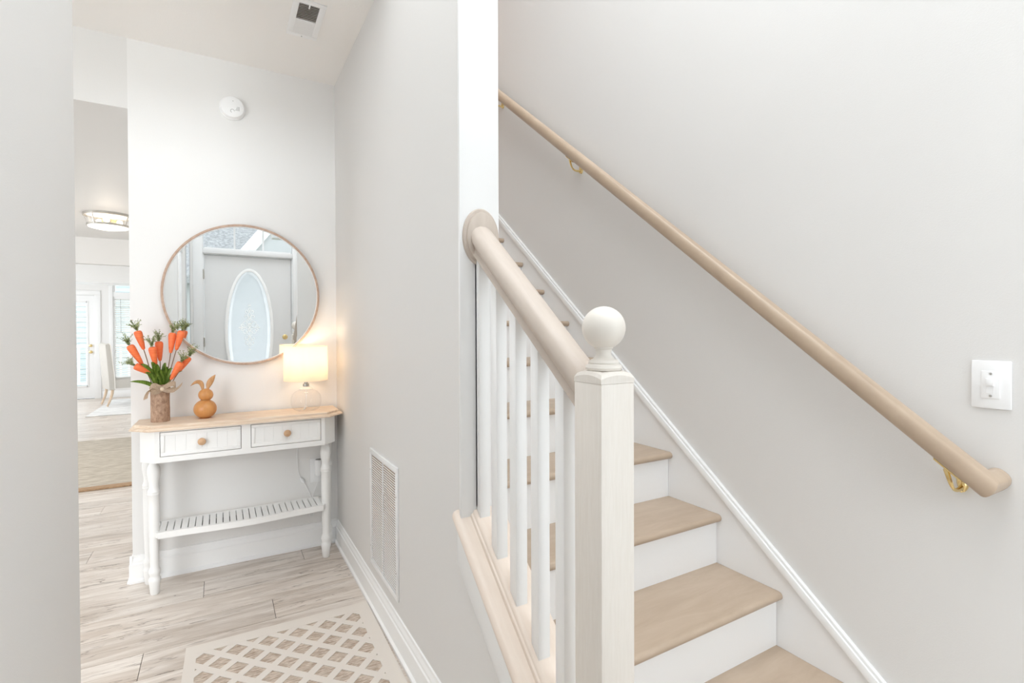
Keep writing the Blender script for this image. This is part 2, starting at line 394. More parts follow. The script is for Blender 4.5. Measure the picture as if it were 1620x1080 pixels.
# ------------------------------------------------------------------ staircase
st = thing('staircase', 'straight staircase with tan treads and white risers climbing along the right wall', 'stairs', (1.175, .8, 0))
BK = lambda n: 1.018+RUN*(n-1)       # back of tread n
x0, x1 = XP2+.001, XR-.013
for n in range(1, 16):
    z = n*RISE; yb = BK(n); yf = BK(n-1)-.022
    if n == 1: x0_ = XP2+.001
    T = .027
    prof = [(yb, z-T), (yb, z)] + [(yf+T/2-T/2*sin(a), z-T/2+T/2*cos(a)) for a in [pi*k/8 for k in range(9)]]
    mb = MB().prism([(x0, p[0], p[1]) for p in prof], (x1-x0, 0, 0))
    mb.build('tread', TAN, st, smooth=True, ang=50)
    MB().box(x0, x1, BK(n-1), BK(n-1)+.016, z-RISE, z-T-.0005).build('riser', WHITE2, st)
MB().box(x0, x1, BK(15), BK(15)+.016, 15*RISE, 16*RISE-.027).build('riser', WHITE2, st)
MB().box(x0, x1, BK(15)-.022, 5.99, 16*RISE-.027, 16*RISE).build('landing', TAN, st, bevel=.008)
MB().prism([(XP2+.001, YE, CL(YE)-.04), (XP2+.001, .82, CL(.82)-.04), (XP2+.001, .82, .0), (XP2+.001, YE, .3)], (.010, 0, 0))

# ------------------------------------------------------------------ stair railing
rl = thing('stair_railing', 'white baluster railing with beige handrail, sloping beige cap and ball-topped newel post', 'railing', (.654, .768, 0))
NX0, NX1, NY0, NY1 = .612, .695, .7265, .8095
# lower cap board, bullnosed outer edge
def sweep(prof, ya, yb, f, name, mat, parent, **k):
    mb = MB(); mb.rings([[(x, yy, f(yy)+dz) for x, dz in prof] for yy in (ya, yb)]); return mb.build(name, mat, parent, **k)
lc = [(.640, -.034), (.592, -.034), (.582, -.030), (.577, -.020), (.577, -.012), (.581, -.004), (.588, 0), (.600, .002), (.640, .002)]
o = sweep(lc, .800, YE+.012, CL, 'lower_cap', CAPB, rl, smooth=True, ang=40); o['label'] = 'sloping beige cap board on the knee wall'
sh = [(.730, -.03), (.623, -.03), (.623, .004), (.626, .010), (.631, .012), (.633, .017), (.638, .021), (.645, .022), (.700, .022), (.722, .018), (.730, .010)]
sweep(sh, .805, YE-.013, CL, 'shoe_rail', CAPB, rl, smooth=True, ang=40)
# balusters
RC = lambda y: 1.531+.785*(y-1.334)     # centre line of the handrail
for yf in (1.296, 1.194, 1.092, .990, .888):
    xc = .659; hw = .0165
    MB().prism([(xc-hw, yf, CL(yf)+.0215), (xc-hw, yf+2*hw, CL(yf+2*hw)+.0215), (xc-hw, yf+2*hw, RC(yf+2*hw)-.03), (xc-hw, yf, RC(yf)-.03)], (2*hw, 0, 0)).build('baluster', WHITE, rl, bevel=.0015)
MB().box(.6425, .6755, YE-.020, YE-.0125, CL(YE)+.02, RC(YE)-.05).build('half_baluster', WHITE, rl)
# handrail profile (x, perpendicular)
hp = [(a*1.12, b_*1.06) for a, b_ in [(-.020, -.036), (-.027, -.030), (-.026, -.022), (-.023, -.016), (-.027, -.008), (-.033, 0), (-.034, .010), (-.030, .021), (-.020, .029), (-.008, .033),
      (.008, .033), (.020, .029), (.030, .021), (.034, .010), (.033, 0), (.027, -.008), (.023, -.016), (.026, -.022), (.027, -.030), (.020, -.036)]]
cs = cos(math.atan(.785))
sweep([(.659+a, b_/cs) for a, b_ in hp], NY1-.002, YE-.026, RC, 'handrail', RAILB, rl, smooth=True, ang=50)
# oval rosette
rings = []
for (q, d) in ((1.0, 0), (1.0, -.006), (.96, -.010), (.86, -.011), (.84, -.017), (.80, -.0185), (.02, -.0185)):
    rings.append([(.660+.058*q*cos(2*pi*i/40), YE-.012+d, 1.523+.083*q*sin(2*pi*i/40)) for i in range(40)])
MB().rings(rings).build('rosette', RAILB, rl, smooth=True)
# newel post
MB().box(NX0, NX1, NY0, NY1, 0, 1.150).build('newel_post', NEWEL, rl, bevel=.003)
# arched bevelled head
nc = ((NX0+NX1)/2, (NY0+NY1)/2)
h = (NX1-NX0)/2; n_ = 10
rs = []
for (q, zz, arch) in ((1.0, 1.1495, 0), (1.0, 1.158, .007), (.90, 1.166, .006), (.70, 1.170, .003), (.3, 1.171, 0)):
    ring = []
    for side in range(4):
        for k in range(n_):
            t = -1+2*k/n_; a = h*q
            p = {0: (a*t, -a), 1: (a, a*t), 2: (-a*t, a), 3: (-a, -a*t)}[side]
            ring.append((nc[0]+p[0], nc[1]+p[1], zz+arch*(1-t*t)))
    rs.append(ring)
MB().rings(rs).build('newel_head', NEWEL, rl, smooth=True, ang=28)
zz = 1.171
fin = [(.030, 0), (.034, .002), (.036, .007), (.034, .012), (.029, .014), (.030, .017), (.028, .021), (.021, .024), (.016, .029), (.0145, .036), (.0155, .042), (.0185, .0445), (.0185, .048), (.015, .050)]
prof = [(r, zz+dz) for r, dz in fin]
r0, zc = .0425, 1.2555
a0 = math.asin(.015/r0)
prof += [(r0*sin(a0+(pi-a0)*k/18), zc-r0*cos(a0+(pi-a0)*k/18)) for k in range(0, 19)]
MB().lathe(prof, (nc[0], nc[1], 0), seg=40).build('ball_finial', NEWELT, rl, smooth=True, ang=40)

# ------------------------------------------------------------------ wall handrail
wr = thing('wall_handrail', 'long tan handrail on brass brackets climbing the right stair wall', 'handrail', (XR-.03, .47, .88))
WR = lambda y: .873+.789*(y-.452)
XW = 1.562
pr = []
for k in range(24):
    a = 2*pi*k/24; pr.append((.0255*math.copysign(abs(cos(a))**.85, cos(a)), .028*math.copysign(abs(sin(a))**.85, sin(a))))
cw = cos(math.atan(.789))
P0 = Vector((XW, .467, WR(.467))); th = math.atan(.789); dv = Vector((0, cos(th), sin(th))); nv_ = Vector((0, -sin(th), cos(th))); xv = Vector((1, 0, 0))
P1 = P0+dv*((4.9-.467)/cos(th))
MB().rings([[P1+xv*a+nv_*b_ for a, b_ in pr], [P0+xv*a+dv*a+nv_*b_ for a, b_ in pr], [Vector((XR-.001, P0.y, P0.z))+dv*a+nv_*b_ for a, b_ in pr]]).build('rail', RAILT, wr, smooth=True, ang=40)
for yb in (.53, 2.085, 2.915, 4.2):
    zb = WR(yb)
    mb = MB()
    rr = []
    for (q, d) in ((1, 0), (1, .004), (.8, .009), (.45, .013), (.1, .014)):
        rr.append([(XR-d, yb+.013*q*cos(2*pi*i/20), zb-.066+.032*q*sin(2*pi*i/20)) for i in range(20)])
    mb.rings(rr)
    bk = mb.build('bracket', BRASS, wr, smooth=True)
    MB().tube(bez((XR-.012, yb, zb-.085), (XW+.01, yb, zb-.095), (XW, yb, zb-.075), (XW, yb+.012, zb-.032), 12), [.0038+.0022*abs(1-k/6) for k in range(13)], 10).build('arm', BRASS, bk, smooth=True)
    MB().rings([[(XW+a*.011, yy, WR(yy)-.0365+c*.0025) for a, c in ((-1, -1), (1, -1), (1, 1), (-1, 1))] for yy in (yb-.022, yb+.034)]).build('saddle', BRASS, bk, bevel=.0008)
    MB().ball((XR-.012, yb, zb-.093), .0045, nu=10, nv=6).build('screw', BRASS, bk, smooth=True)

# ------------------------------------------------------------------ light switch
sw = thing('light_switch', 'white rocker dimmer switch on a rectangular plate above the handrail end', 'switch', (XR, .476, 1.114))
MB().box(XR-.006, XR, .439, .514, 1.056, 1.173).build('switch_plate', PLAST, sw, bevel=.003)
MB().box(XR-.0085, XR-.004, .459, .4935, 1.081, 1.148).build('insert', PLAST, sw, bevel=.001)
MB().box(XR-.014, XR-.006, .469, .4845, 1.112, 1.130).build('slider', PLAST, sw, bevel=.0015)
MB().box(XR-.0092, XR-.008, .4700, .4835, 1.093, 1.112).build('slider_slot', PLAST, sw)
for z in (1.0875, 1.1415):
    MB().lathe([(.0028, 0), (.0028, -.0015), (.001, -.002)], (XR-.008, .476, z), 'x', 12).build('screw', STEEL, sw, smooth=True)

# ------------------------------------------------------------------ air return grille on the partition
gr = thing('air_return_grille', 'tall white louvred return-air grille low on the partition wall', 'vent', (XP, 2.127, .19))
gy0, gy1, gz0, gz1 = 1.922, 2.332, .188, .716
mb = MB(); f_ = .022
mb.box(XP-.008, XP, gy0, gy1, gz0, gz0+f_).box(XP-.008, XP, gy0, gy1, gz1-f_, gz1).box(XP-.008, XP, gy0, gy0+f_, gz0+f_, gz1-f_).box(XP-.008, XP, gy1-f_, gy1, gz0+f_, gz1-f_)
mb.build('frame', PLAST, gr, bevel=.0012)
MB().box(XP-.0015, XP-.0005, gy0+f_, gy1-f_, gz0+f_, gz1-f_).build('filter', FILT, gr)
MB().box(XP-.0075, XP-.0018, 2.125, 2.131, gz0+f_, gz1-f_).build('centre_bar', PLAST, gr)
nl = 46; pitch = (gz1-gz0-2*f_)/nl
lm = MB().prism([(0, 0, -.0006), (-.0026, 0, -.0024), (-.0032, 0, -.0016), (0, 0, .0010)], (0, 1, 0)).build('louvre', PLAST); lme = lm.data; bpy.data.objects.remove(lm)
for k in range(nl):
    z = gz0+f_+pitch*(k+.62)
    for ya, yb in ((gy0+f_, 2.125), (2.131, gy1-f_)):
        inst(lme, 'louvre', gr, (XP-.0018-XP, ya-2.127, z-.19), (1, yb-ya, 1))
for (yy, zz) in ((1.933, .30), (1.933, .60), (2.321, .27), (2.321, .62)):
    MB().lathe([(.003, 0), (.0025, -.0015)], (XP-.008, yy, zz), 'x', 10).build('screw', STEEL, gr, smooth=True)

# ------------------------------------------------------------------ ceiling vent
cv = thing('ceiling_vent', 'white ceiling air register with half its louvres dark', 'vent', (.357, 2.535, ZC))
vx0, vx1, vy0, vy1 = .289, .426, 2.375, 2.68
f_ = .026
mb = MB(); mb.box(vx0, vx1, vy0, vy0+f_, ZC-.006, ZC).box(vx0, vx1, vy1-f_, vy1, ZC-.006, ZC).box(vx0, vx0+f_, vy0+f_, vy1-f_, ZC-.006, ZC).box(vx1-f_, vx1, vy0+f_, vy1-f_, ZC-.006, ZC)
mb.build('frame', PLAST, cv, bevel=.0015)
MB().box(vx0+f_, vx1-f_, vy0+f_, vy1-f_, ZC-.0012, ZC-.0002).build('duct_opening', DUCT, cv)
ym = (vy0+vy1)/2+.005
MB().box(vx0+f_, vx1-f_, ym-.004, ym+.004, ZC-.006, ZC-.0013).build('centre_bar', PLAST, cv)
for k in range(10):
    yy = ym+.006+k*.0118
    MB().prism([(vx0+f_, yy, ZC-.0015), (vx0+f_, yy+.0012, ZC-.0015), (vx0+f_, yy+.0095, ZC-.006), (vx0+f_, yy+.0083, ZC-.006)], (vx1-vx0-2*f_, 0, 0)).build('louvre', PLAST, cv)
    yy = vy0+f_+.004+k*.0122
    MB().prism([(vx0+f_, yy+.0045, ZC-.0015), (vx0+f_, yy+.0057, ZC-.0015), (vx0+f_, yy+.0012, ZC-.006), (vx0+f_, yy, ZC-.006)], (vx1-vx0-2*f_, 0, 0)).build('louvre', PLAST, cv)
MB().box(.354, .360, vy0+.018, vy0+.045, ZC-.012, ZC-.006).build('lever', PLAST, cv, bevel=.001)
MB().lathe([(.003, 0), (.003, -.002)], (.357, vy1-.012, ZC-.006), 'z', 10).build('screw', STEEL, cv)

# ------------------------------------------------------------------ smoke detector
sd = thing('smoke_detector', 'round white smoke detector high on the mirror wall', 'smoke detector', (.066, YM, 2.456))
MB().lathe([(.062, 0), (.062, -.008), (.058, -.010), (.058, -.024), (.054, -.032), (.04, -.036), (.001, -.037)], (.066, YM, 2.456), 'y', 40).build('housing', PLAST, sd, smooth=True)
GREYP = paint('grey_plastic', (.35, .35, .34), .5)
mb = MB()
for k in range(4):
    for j in range(4):
        mb.box(.079+.0055*k, .0825+.0055*k, YM-.0365, YM-.0335, 2.438+.0055*j, 2.4415+.0055*j)
mb.build('sounder_slots', GREYP, sd)
MB().tube([(.066+.009*cos(a), YM-.0362, 2.432+.009*sin(a)) for a in [2*pi*k/16 for k in range(12)]], .0013, 6).build('test_button_ring', GREYP, sd)
MB().ball((.069, YM-.036, 2.486), .0022, nu=8, nv=6).build('indicator', GREYP, sd)

# ------------------------------------------------------------------ console table
CX = .108
ct = thing('console_table', 'white console table with pale wooden top, two drawers and turned legs', 'table', (CX, 2.98, 0))
ZT = .815
def outline(hx, hxf, yf, ych, yb):
    return [(CX-hxf, yf), (CX+hxf, yf), (CX+hx, ych), (CX+hx, yb), (CX-hx, yb), (CX-hx, ych)]
def moulded(levels):
    return [[(x, y, z) for x, y in outline(*lv[:5])] for lv in levels for z in (lv[5],)]
YB = 3.108
lv = [(.462, .382, 2.862, 2.944, YB, .7885), (.482, .400, 2.846, 2.928, YB, .7885), (.483, .401, 2.845, 2.927, YB, .794), (.479, .398, 2.849, 2.931, YB, .799),
      (.470, .392, 2.856, 2.937, YB, .8025), (.466, .389, 2.860, 2.940, YB, .8035), (.466, .389, 2.860, 2.940, YB, .812), (.463, .387, 2.863, 2.942, YB, ZT)]
MB().rings([[(x, y, l[5]) for x, y in outline(*l[:5])] for l in lv]).build('tabletop', TOPW, ct)
# apron body: shell with two drawer openings
ZA0, ZA1 = .637, .7885
YA = 2.868
mb = MB()
mb.box(CX-.378, -.251, YA, YA+.018, ZA0, ZA1)                 # left stile
mb.box(.467, CX+.378, YA, YA+.018, ZA0, ZA1)
mb.box(.087, .129, YA, YA+.018, ZA0, ZA1)
for a, b_ in ((-.251, .087), (.129, .467)):
    mb.box(a, b_, YA, YA+.018, ZA0, .664).box(a, b_, YA, YA+.018, .781, ZA1)
for s in (-1, 1):   # chamfers and sides
    a = (CX+s*.378, YA, ZA0); c = (CX+s*.441, YA+.065, ZA0)
    mb.prism([a, c, (c[0]-s*.018, c[1]+.006, ZA0), (a[0]-s*.006, a[1]+.018, ZA0)], (0, 0, ZA1-ZA0))
    mb.box(min(c[0], c[0]-s*.018), max(c[0], c[0]-s*.018), c[1], YB-.004, ZA0, ZA1)
mb.box(CX-.441, CX+.441, YB-.02, YB-.004, ZA0, ZA1)
mb.build('apron', FURN, ct)
MB().box(-.26, .475, YA+.019, YA+.024, .66, .785).build('drawer_shadow_box', DARK, ct)  # dark sheet stands in for shade in the gaps around the drawers
for a, b_ in ((-.2485, .0845), (.1315, .4645)):
    d = MB()
    z0, z1 = .6665, .7785; fr = .016
    d.box(a, b_, YA-.001, YA+.017, z0, z0+fr).box(a, b_, YA-.001, YA+.017, z1-fr, z1).box(a, a+fr, YA-.001, YA+.017, z0+fr, z1-fr).box(b_-fr, b_, YA-.001, YA+.017, z0+fr, z1-fr)
    dr = d.build('drawer', FURN, ct, bevel=.001)
    p = MB(); nb = 7; wd = (b_-a-2*fr)/nb
    for k in range(nb): p.box(a+fr+wd*k+.0002, a+fr+wd*(k+1)-.0002, YA+.003, YA+.016, z0+fr, z1-fr)
    p.build('beadboard_panel', FURN, dr)
    xc = (a+b_)/2
    MB().lathe([(.007, 0), (.007, -.008), (.010, -.011), (.0165, -.014), (.018, -.019), (.0165, -.024), (.011, -.0275), (.0015, -.0285)], (xc, YA+.003, .7225), 'y', 24).build('knob', KNOB, dr, smooth=True)
    MB().box(xc-.0006, xc+.0006, YA+.0022, YA+.004, .692, .701).build('keyhole', NICKEL, dr)
# legs
lp = [(325, 28), (333, 28), (336, 18), (344, 21), (356, 27), (375, 31), (398, 31), (420, 27), (445, 22), (465, 23), (478, 27), (483, 30), (489, 30), (492, 27), (496, 30), (502, 29), (506, 26), (560, 27), (640, 26), (720, 25), (800, 23), (860, 21), (882, 21), (893, 27), (903, 29), (913, 27), (925, 23), (932, 24), (938, 29), (948, 30), (960, 28), (968, 26), (1018, 22), (1020, 20)]
legp = [(q*.00092*.93, (1020-y_)*.640/695) for y_, q in lp][::-1]
lo = MB().lathe(legp, (0, 0, 0), seg=20).build('leg', FURN, smooth=True, ang=50); lme = lo.data; bpy.data.objects.remove(lo)
for (x_, y_) in ((CX-.390, 2.935), (CX+.390, 2.935), (CX-.425, 3.072), (CX+.425, 3.072)):
    inst(lme, 'leg', ct, (x_-CX, y_-2.98, 0), (1, 1, .9985))
# slatted shelf
ZS = .302
fy = lambda x: 2.893-.026*(.5+.5*cos(pi*min(1, abs(x-CX)/.37)))
xs = [CX-.372+.744*k/30 for k in range(31)]
mb = MB(); mb.rings([[(x, fy(x), ZS-.030), (x, fy(x), ZS), (x, fy(x)+.018, ZS), (x, fy(x)+.018, ZS-.030)] for x in xs])
mb.build('shelf_front_rail', FURN, ct, smooth=True)
MB().box(CX-.405, CX+.405, 3.050, 3.072, ZS-.022, ZS).build('shelf_back_rail', FURN, ct)
for s in (-1, 1):
    MB().prism([(CX+s*.372, 2.893, ZS-.026), (CX+s*.396, 2.93, ZS-.026), (CX+s*.412, 3.06, ZS-.026), (CX+s*.372, 3.06, ZS-.026)], (0, 0, .026)).build('shelf_side_rail', FURN, ct)
MB().box(CX-.372, CX+.372, 2.908, 3.052, ZS-.029, ZS-.0265).build('slat_gap_shade_sheet', GREYD, ct)  # dark sheet added under the slats to paint the shade in their gaps
ns = 25; pt = .744/ns
for k in range(ns):
    xa = CX-.372+pt*k+.0021; xb = xa+pt-.0042
    MB().prism([(xa, fy(xa)+.017, ZS-.026), (xb, fy(xb)+.017, ZS-.026), (xb, 3.051, ZS-.026), (xa, 3.051, ZS-.026)], (0, 0, .0255)).build('slat', FURN, ct)

# ------------------------------------------------------------------ round mirror (leans slightly forward at the top)
mc = Vector((.119, YM-.020, 1.452)); rad = .379
mi = thing('round_mirror', 'large round wall mirror in a slim wooden frame above the console table', 'mirror', mc)
ALPHA = radians(.71)
def tilt(o): o.rotation_euler = (ALPHA, 0, 0)
def ring(r0, r1, y0, y1, n=96, c=mc):
    rs = []
    for k in range(n):
        a = 2*pi*k/n; rs.append([(c[0]+r*cos(a), c[1]+yy, c[2]+r*sin(a)) for r, yy in ((r0, y0), (r1, y0), (r1, y1), (r0, y1))])
    m = MB(); m.rings(rs, cap=False, closed=True); return m
o = ring(rad-.011, rad, -.018, .014).build('frame', FRW, mi, bevel=.0015); tilt(o)
o = ring(rad-.015, rad-.0112, -.012, .012).build('inner_lip', WHITE, mi); tilt(o); o['label'] = 'thin pale inner edge'
g = MB(); g.lathe([(rad-.0155, -.008), (rad-.0155, -.002)], mc, 'y', 96); o = g.build('glass', MIRR, mi); tilt(o)

# ------------------------------------------------------------------ table lamp
LX, LY = .409, 2.99
la = thing('table_lamp', 'lit table lamp with white drum shade and clear glass base', 'lamp', (LX, LY, ZT))
sh_ = MB(); n = 48
prof = [(.108, .984), (.114, .984), (.1145, .986), (.1125, 1.168), (.112, 1.170), (.1105, 1.168)]
rs = [[(LX+r*cos(2*pi*i/n), LY+r*sin(2*pi*i/n), z) for i in range(n)] for r, z in ((.1145, .982), (.1125, 1.172))]
sh_.rings(rs, cap=False); sh_.build('lamp_shade', SHADE, la, smooth=True, solid=.0012, ang=60)
for z, r in ((.983, .1148), (1.171, .1128)):
    MB().tube([(LX+r*cos(2*pi*i/40), LY+r*sin(2*pi*i/40), z) for i in range(40)], .0012, 6, closed=True).build('shade_ring', SHADE, la, smooth=True)
gp = [(.028, .8155), (.050, .817), (.066, .825), (.075, .840), (.079, .860), (.078, .885), (.072, .905), (.058, .920), (.038, .929), (.022, .934), (.016, .942), (.015, .950)]
m = MB(); m.lathe(gp, (LX, LY, 0), seg=40, cap=False); m.build('glass_base', CLEAR, la, smooth=True, ang=60)
MB().lathe([(.0155, .948), (.017, .950), (.017, .962), (.010, .966), (.010, .985), (.014, .987), (.014, 1.02), (.002, 1.021)], (LX, LY, 0), seg=20).build('socket', STEEL, la, smooth=True)
MB().lathe([(.034, .9335), (.035, .936), (.018, .945), (.0155, .9475)], (LX, LY, 0), seg=32).build('neck_collar', PLAST, la, smooth=True)
MB().tube([(LX, LY, .947), (LX, LY, .88), (LX+.001, LY, .85), (LX-.006, LY+.01, .822), (LX-.01, LY+.03, .8185)], .0035, 8).build('inner_cord', PLAST, la, smooth=True)
MB().ball((LX, LY, 1.052), .026, rz=.030).build('bulb', BULB, la, smooth=True)
MB().tube([(LX-.108, LY, 1.16), (LX, LY, 1.158), (LX+.108, LY, 1.16)], .0012, 6).build('harp_bar', STEEL, la)
pl = bpy.data.lights.new('lamp_bulb_light', 'POINT'); pl.energy = .55; pl.color = (1, .76, .52); pl.shadow_soft_size = .035
po = bpy.data.objects.new('lamp_bulb_light', pl); COL.objects.link(po); po.location = (LX, LY, 1.115); 

# lamp cord, in-line switch, outlet and adapter
cd = thing('lamp_cord', 'thin white lamp cord with in-line switch hanging behind the console', 'cord', (.39, 3.10, .4))
pts = []
pts += bez((.395, 3.113, .80), (.385, 3.116, .70), (.375, 3.116, .62), (.376, 3.116, .53), 10)
pts += bez((.376, 3.116, .52), (.376, 3.116, .47), (.38, 3.116, .43), (.395, 3.116, .405), 8)[1:]
MB().tube(pts, .0018, 6).build('cord_upper', PLAST, cd, smooth=True)
pts = bez((.408, 3.116, .380), (.44, 3.116, .33), (.455, 3.116, .27), (.462, 3.116, .22), 10)
pts += bez((.462, 3.116, .215), (.468, 3.116, .165), (.44, 3.116, .165), (.437, 3.116, .19), 8)[1:]
pts += bez((.436, 3.112, .20), (.434, 3.112, .26), (.470, 3.112, .31), (.486, 3.098, .400), 10)[1:]
MB().tube(pts, .0018, 6).build('cord_lower', PLAST, cd, smooth=True)
MB().tube([(.393, 3.113, .410), (.396, 3.113, .404), (.406, 3.113, .385), (.410, 3.113, .378)], [.004, .009, .009, .004], 10).build('inline_switch', PLAST, cd, smooth=True)
ol = thing('wall_outlet', 'white outlet cover plate on the wall behind the right front leg', 'outlet', (.482, YM, .445))
MB().box(.445, .519, YM-.005, YM, .372, .512).build('cover_plate', PLAST, ol, bevel=.002)
for z in (.475, .405): MB().box(.466, .499, YM-.0065, YM-.004, z-.014, z+.014).build('socket', PLAST, ol, bevel=.002)
ad = thing('plug_in_adapter', 'small white plug-in scent warmer with dark top in the wall outlet', 'adapter', (.487, 3.10, .46))
MB().lathe([(.012, .415), (.017, .424), (.019, .44), (.021, .47), (.0215, .503), (.019, .508), (.016, .505)], (.487, 3.094, 0), seg=24).build('body', PLAST, ad, smooth=True)
MB().lathe([(.0155, .5045), (.0155, .509), (.008, .510), (.001, .510)], (.487, 3.094, 0), seg=20).build('cap', GREYP, ad, smooth=True)
MB().lathe([(.006, 0), (.006, -.003), (.003, -.004)], (.487, 3.0765, .433), 'y', 12).build('button', PLAST, ad, smooth=True)

# ------------------------------------------------------------------ bark vase with ribbon
VX, VY = -.258, 2.995
va = thing('bark_vase', 'bark-covered cylinder vase tied with a burlap ribbon, on the left of the console', 'vase', (VX, VY, ZT))
n = 48; rs = []
Rb = random.Random(3)
for z, q in ((0, .985), (.003, 1.0), (.05, 1.0), (.1, .99), (.15, 1.0), (.181, 1.0), (.1815, .9), (.168, .88), (.05, .86)):
    rs.append([(VX+.0395*q*(1+.012*sin(5*a+z*40)+.008*sin(11*a))*cos(a), VY+.0395*q*(1+.012*sin(5*a+z*40))*sin(a), ZT+z) for a in [2*pi*i/n for i in range(n)]])
MB().rings(rs).build('vase_body', BARK, va, smooth=True, ang=50)
def ribbon(pts, wv, name, parent, wd=.011):
    a = [Vector(p)+Vector(q)*wd for p, q in zip(pts, wv)]; b_ = [Vector(p)-Vector(q)*wd for p, q in zip(pts, wv)]
    return MB().strip(a, b_).build(name, BURL, parent, smooth=True, solid=.0012, ang=60)
zb_ = ZT+.158
pts = [(VX+.0425*cos(a), VY+.0425*sin(a), zb_) for a in [2*pi*i/32 for i in range(33)]]
rb = ribbon(pts, [(0, 0, 1)]*33, 'ribbon_band', va)
kn = Vector((VX+.012, VY-.045, zb_+.004))
def loop(dx, dz, dy=-.01, n=16, tw=.2):
    p = []; wv = []
    for k in range(n+1):
        a = 2*pi*k/n; r = sin(a/2)
        p.append(kn+Vector((dx*r*(1 if k else 1), dy*r-.004*sin(a), dz*r+.016*sin(a))))
        wv.append((tw*sin(a), .3*sin(a), 1))
    return p, wv
for dx, dz in ((-.046, .004), (.056, .012)):
    p, wv = loop(dx, dz); ribbon(p, wv, 'ribbon_loop', rb, .0125)
p = bez(kn, kn+Vector((-.03, -.01, .02)), kn+Vector((-.062, 0, 0)), kn+Vector((-.065, -.004, -.045)), 12); ribbon(p, [(.8, .2, .35)]*13, 'ribbon_tail', rb, .010)
p = bez(kn, kn+Vector((.03, -.015, -.02)), kn+Vector((.055, -.012, -.015)), kn+Vector((.082, -.006, .022)), 12); ribbon(p, [(.2, .2, .9)]*13, 'ribbon_tail', rb, .009)
MB().ball(tuple(kn), .010, .007, .010, 12, 8).build('ribbon_knot', BURL, rb, smooth=True)


# carrots on picks: (head x, z, tip x, z, y head, y tip, label)
CARS = [(-.345, 1.258, -.321, 1.168, 2.99, 2.995, 'upright artificial carrot, tallest on the left of the vase'),
        (-.373, 1.190, -.325, 1.096, 2.97, 2.98, 'leaning artificial carrot in front of the window blinds, second from the left edge down'),
        (-.352, 1.094, -.291, 1.050, 2.96, 2.975, 'nearly horizontal artificial carrot low on the left of the bouquet'),
        (-.285, 1.180, -.273, 1.088, 2.965, 2.98, 'artificial carrot in the centre of the bouquet, the front one of two touching'),
        (-.262, 1.206, -.258, 1.110, 3.01, 3.01, 'artificial carrot in the centre of the bouquet, behind its touching neighbour'),
        (-.205, 1.248, -.214, 1.148, 3.01, 3.005, 'upright slim artificial carrot just left of the mirror frame'),
        (-.165, 1.258, -.190, 1.163, 2.99, 2.995, 'artificial carrot overlapping the edge of the round mirror'),
        (-.168, 1.104, -.212, 1.020, 2.955, 2.97, 'artificial carrot leaning low to the right, the front one of the pair'),
        (-.138, 1.128, -.178, 1.058, 2.985, 2.99, 'artificial carrot leaning low to the right, partly hidden behind the front one')]
vz = ZT+.165
for idx, (hx, hz, tx, tz, hy, ty, lab) in enumerate(CARS):
    A = Vector((hx, hy, hz)); T_ = Vector((tx, ty, tz)); ax = (A-T_); ln = ax.length; ax.normalize()
    base = Vector((VX+(tx-VX)*.18, VY+(ty-VY)*.25, vz-.11))
    t = thing('carrot_pick', lab, 'artificial carrot', base, 0, 'carrots in the bark vase')
    rr = [(0.0, .30), (.06, .42), (.25, .62), (.5, .80), (.75, .96), (.88, 1.0), (.96, .88), (1.0, .55)]
    pts = [T_+ax*ln*q for q, _ in rr]; rd = [.0175*v for _, v in rr]
    MB().tube(pts, rd, 14).build('carrot', CARR, t, smooth=True, ang=60)
    mid = Vector((base.x*.5+tx*.5+R_.uniform(-.005, .005), (base.y+ty)/2, (base.z+tz)/2))
    MB().tube(bez(base, base+Vector((0, 0, .08)), T_-ax*.06, T_+ax*.002, 10), .0022, 6).build('stem', STEMM, t, smooth=True)
    g = MB(); top = A-ax*.001
    for k in range(20):
        d = (ax+Vector((R_.uniform(-1, 1), R_.uniform(-1, 1), R_.uniform(-.6, 1)))*.85).normalized()
        L_ = R_.uniform(.024, .050)
        c = bez(top, top+ax*L_*.4, top+ax*L_*.4+d*L_*.4, top+ax*L_*.25+d*L_, 6)
        g.tube(c, .0007, 3)
        for j in range(1, 7):
            for s in range(3):
                e = (d*.5+Vector((R_.uniform(-1, 1), R_.uniform(-1, 1), R_.uniform(-1, 1)))).normalized()*R_.uniform(.005, .0105)
                wv = Vector((R_.uniform(-1, 1), R_.uniform(-1, 1), R_.uniform(-1, 1))).normalized()*.0019
                q = [g.b.verts.new(v) for v in (c[j], c[j]+e*.5+wv, c[j]+e, c[j]+e*.5-wv)]
                g.b.faces.new(q)
    fo = g.build('carrot_tops', GREENF, t); fo['kind'] = 'stuff'
# broad leaves
lb = thing('leaf_bunch', 'bunch of broad green leaves filling the mouth of the bark vase', 'leaves', (VX, VY, vz-.02))
LV = [((-.268, 2.985), (-.30, .06), (-.372, 2.965, 1.018), .010), ((-.266, 2.985), (-.01, .1), (-.330, 2.955, 1.100), .013), ((-.262, 2.99), (0, .09), (-.288, 2.955, 1.108), .013),
      ((-.258, 2.99), (0, .08), (-.268, 2.95, 1.098), .012), ((-.250, 2.98), (0, .06), (-.252, 2.945, 1.072), .013), ((-.245, 2.99), (.005, .08), (-.222, 2.96, 1.082), .012),
      ((-.242, 2.99), (.01, .07), (-.204, 2.965, 1.075), .011), ((-.240, 2.99), (.02, .04), (-.165, 2.99, 1.058), .010), ((-.262, 2.98), (-.02, .04), (-.312, 2.94, 1.060), .012),
      ((-.255, 2.98), (0, .04), (-.272, 2.94, 1.060), .012), ((-.248, 3.0), (0, .08), (-.236, 3.02, 1.10), .011), ((-.262, 3.0), (-.01, .08), (-.310, 3.02, 1.075), .011)]
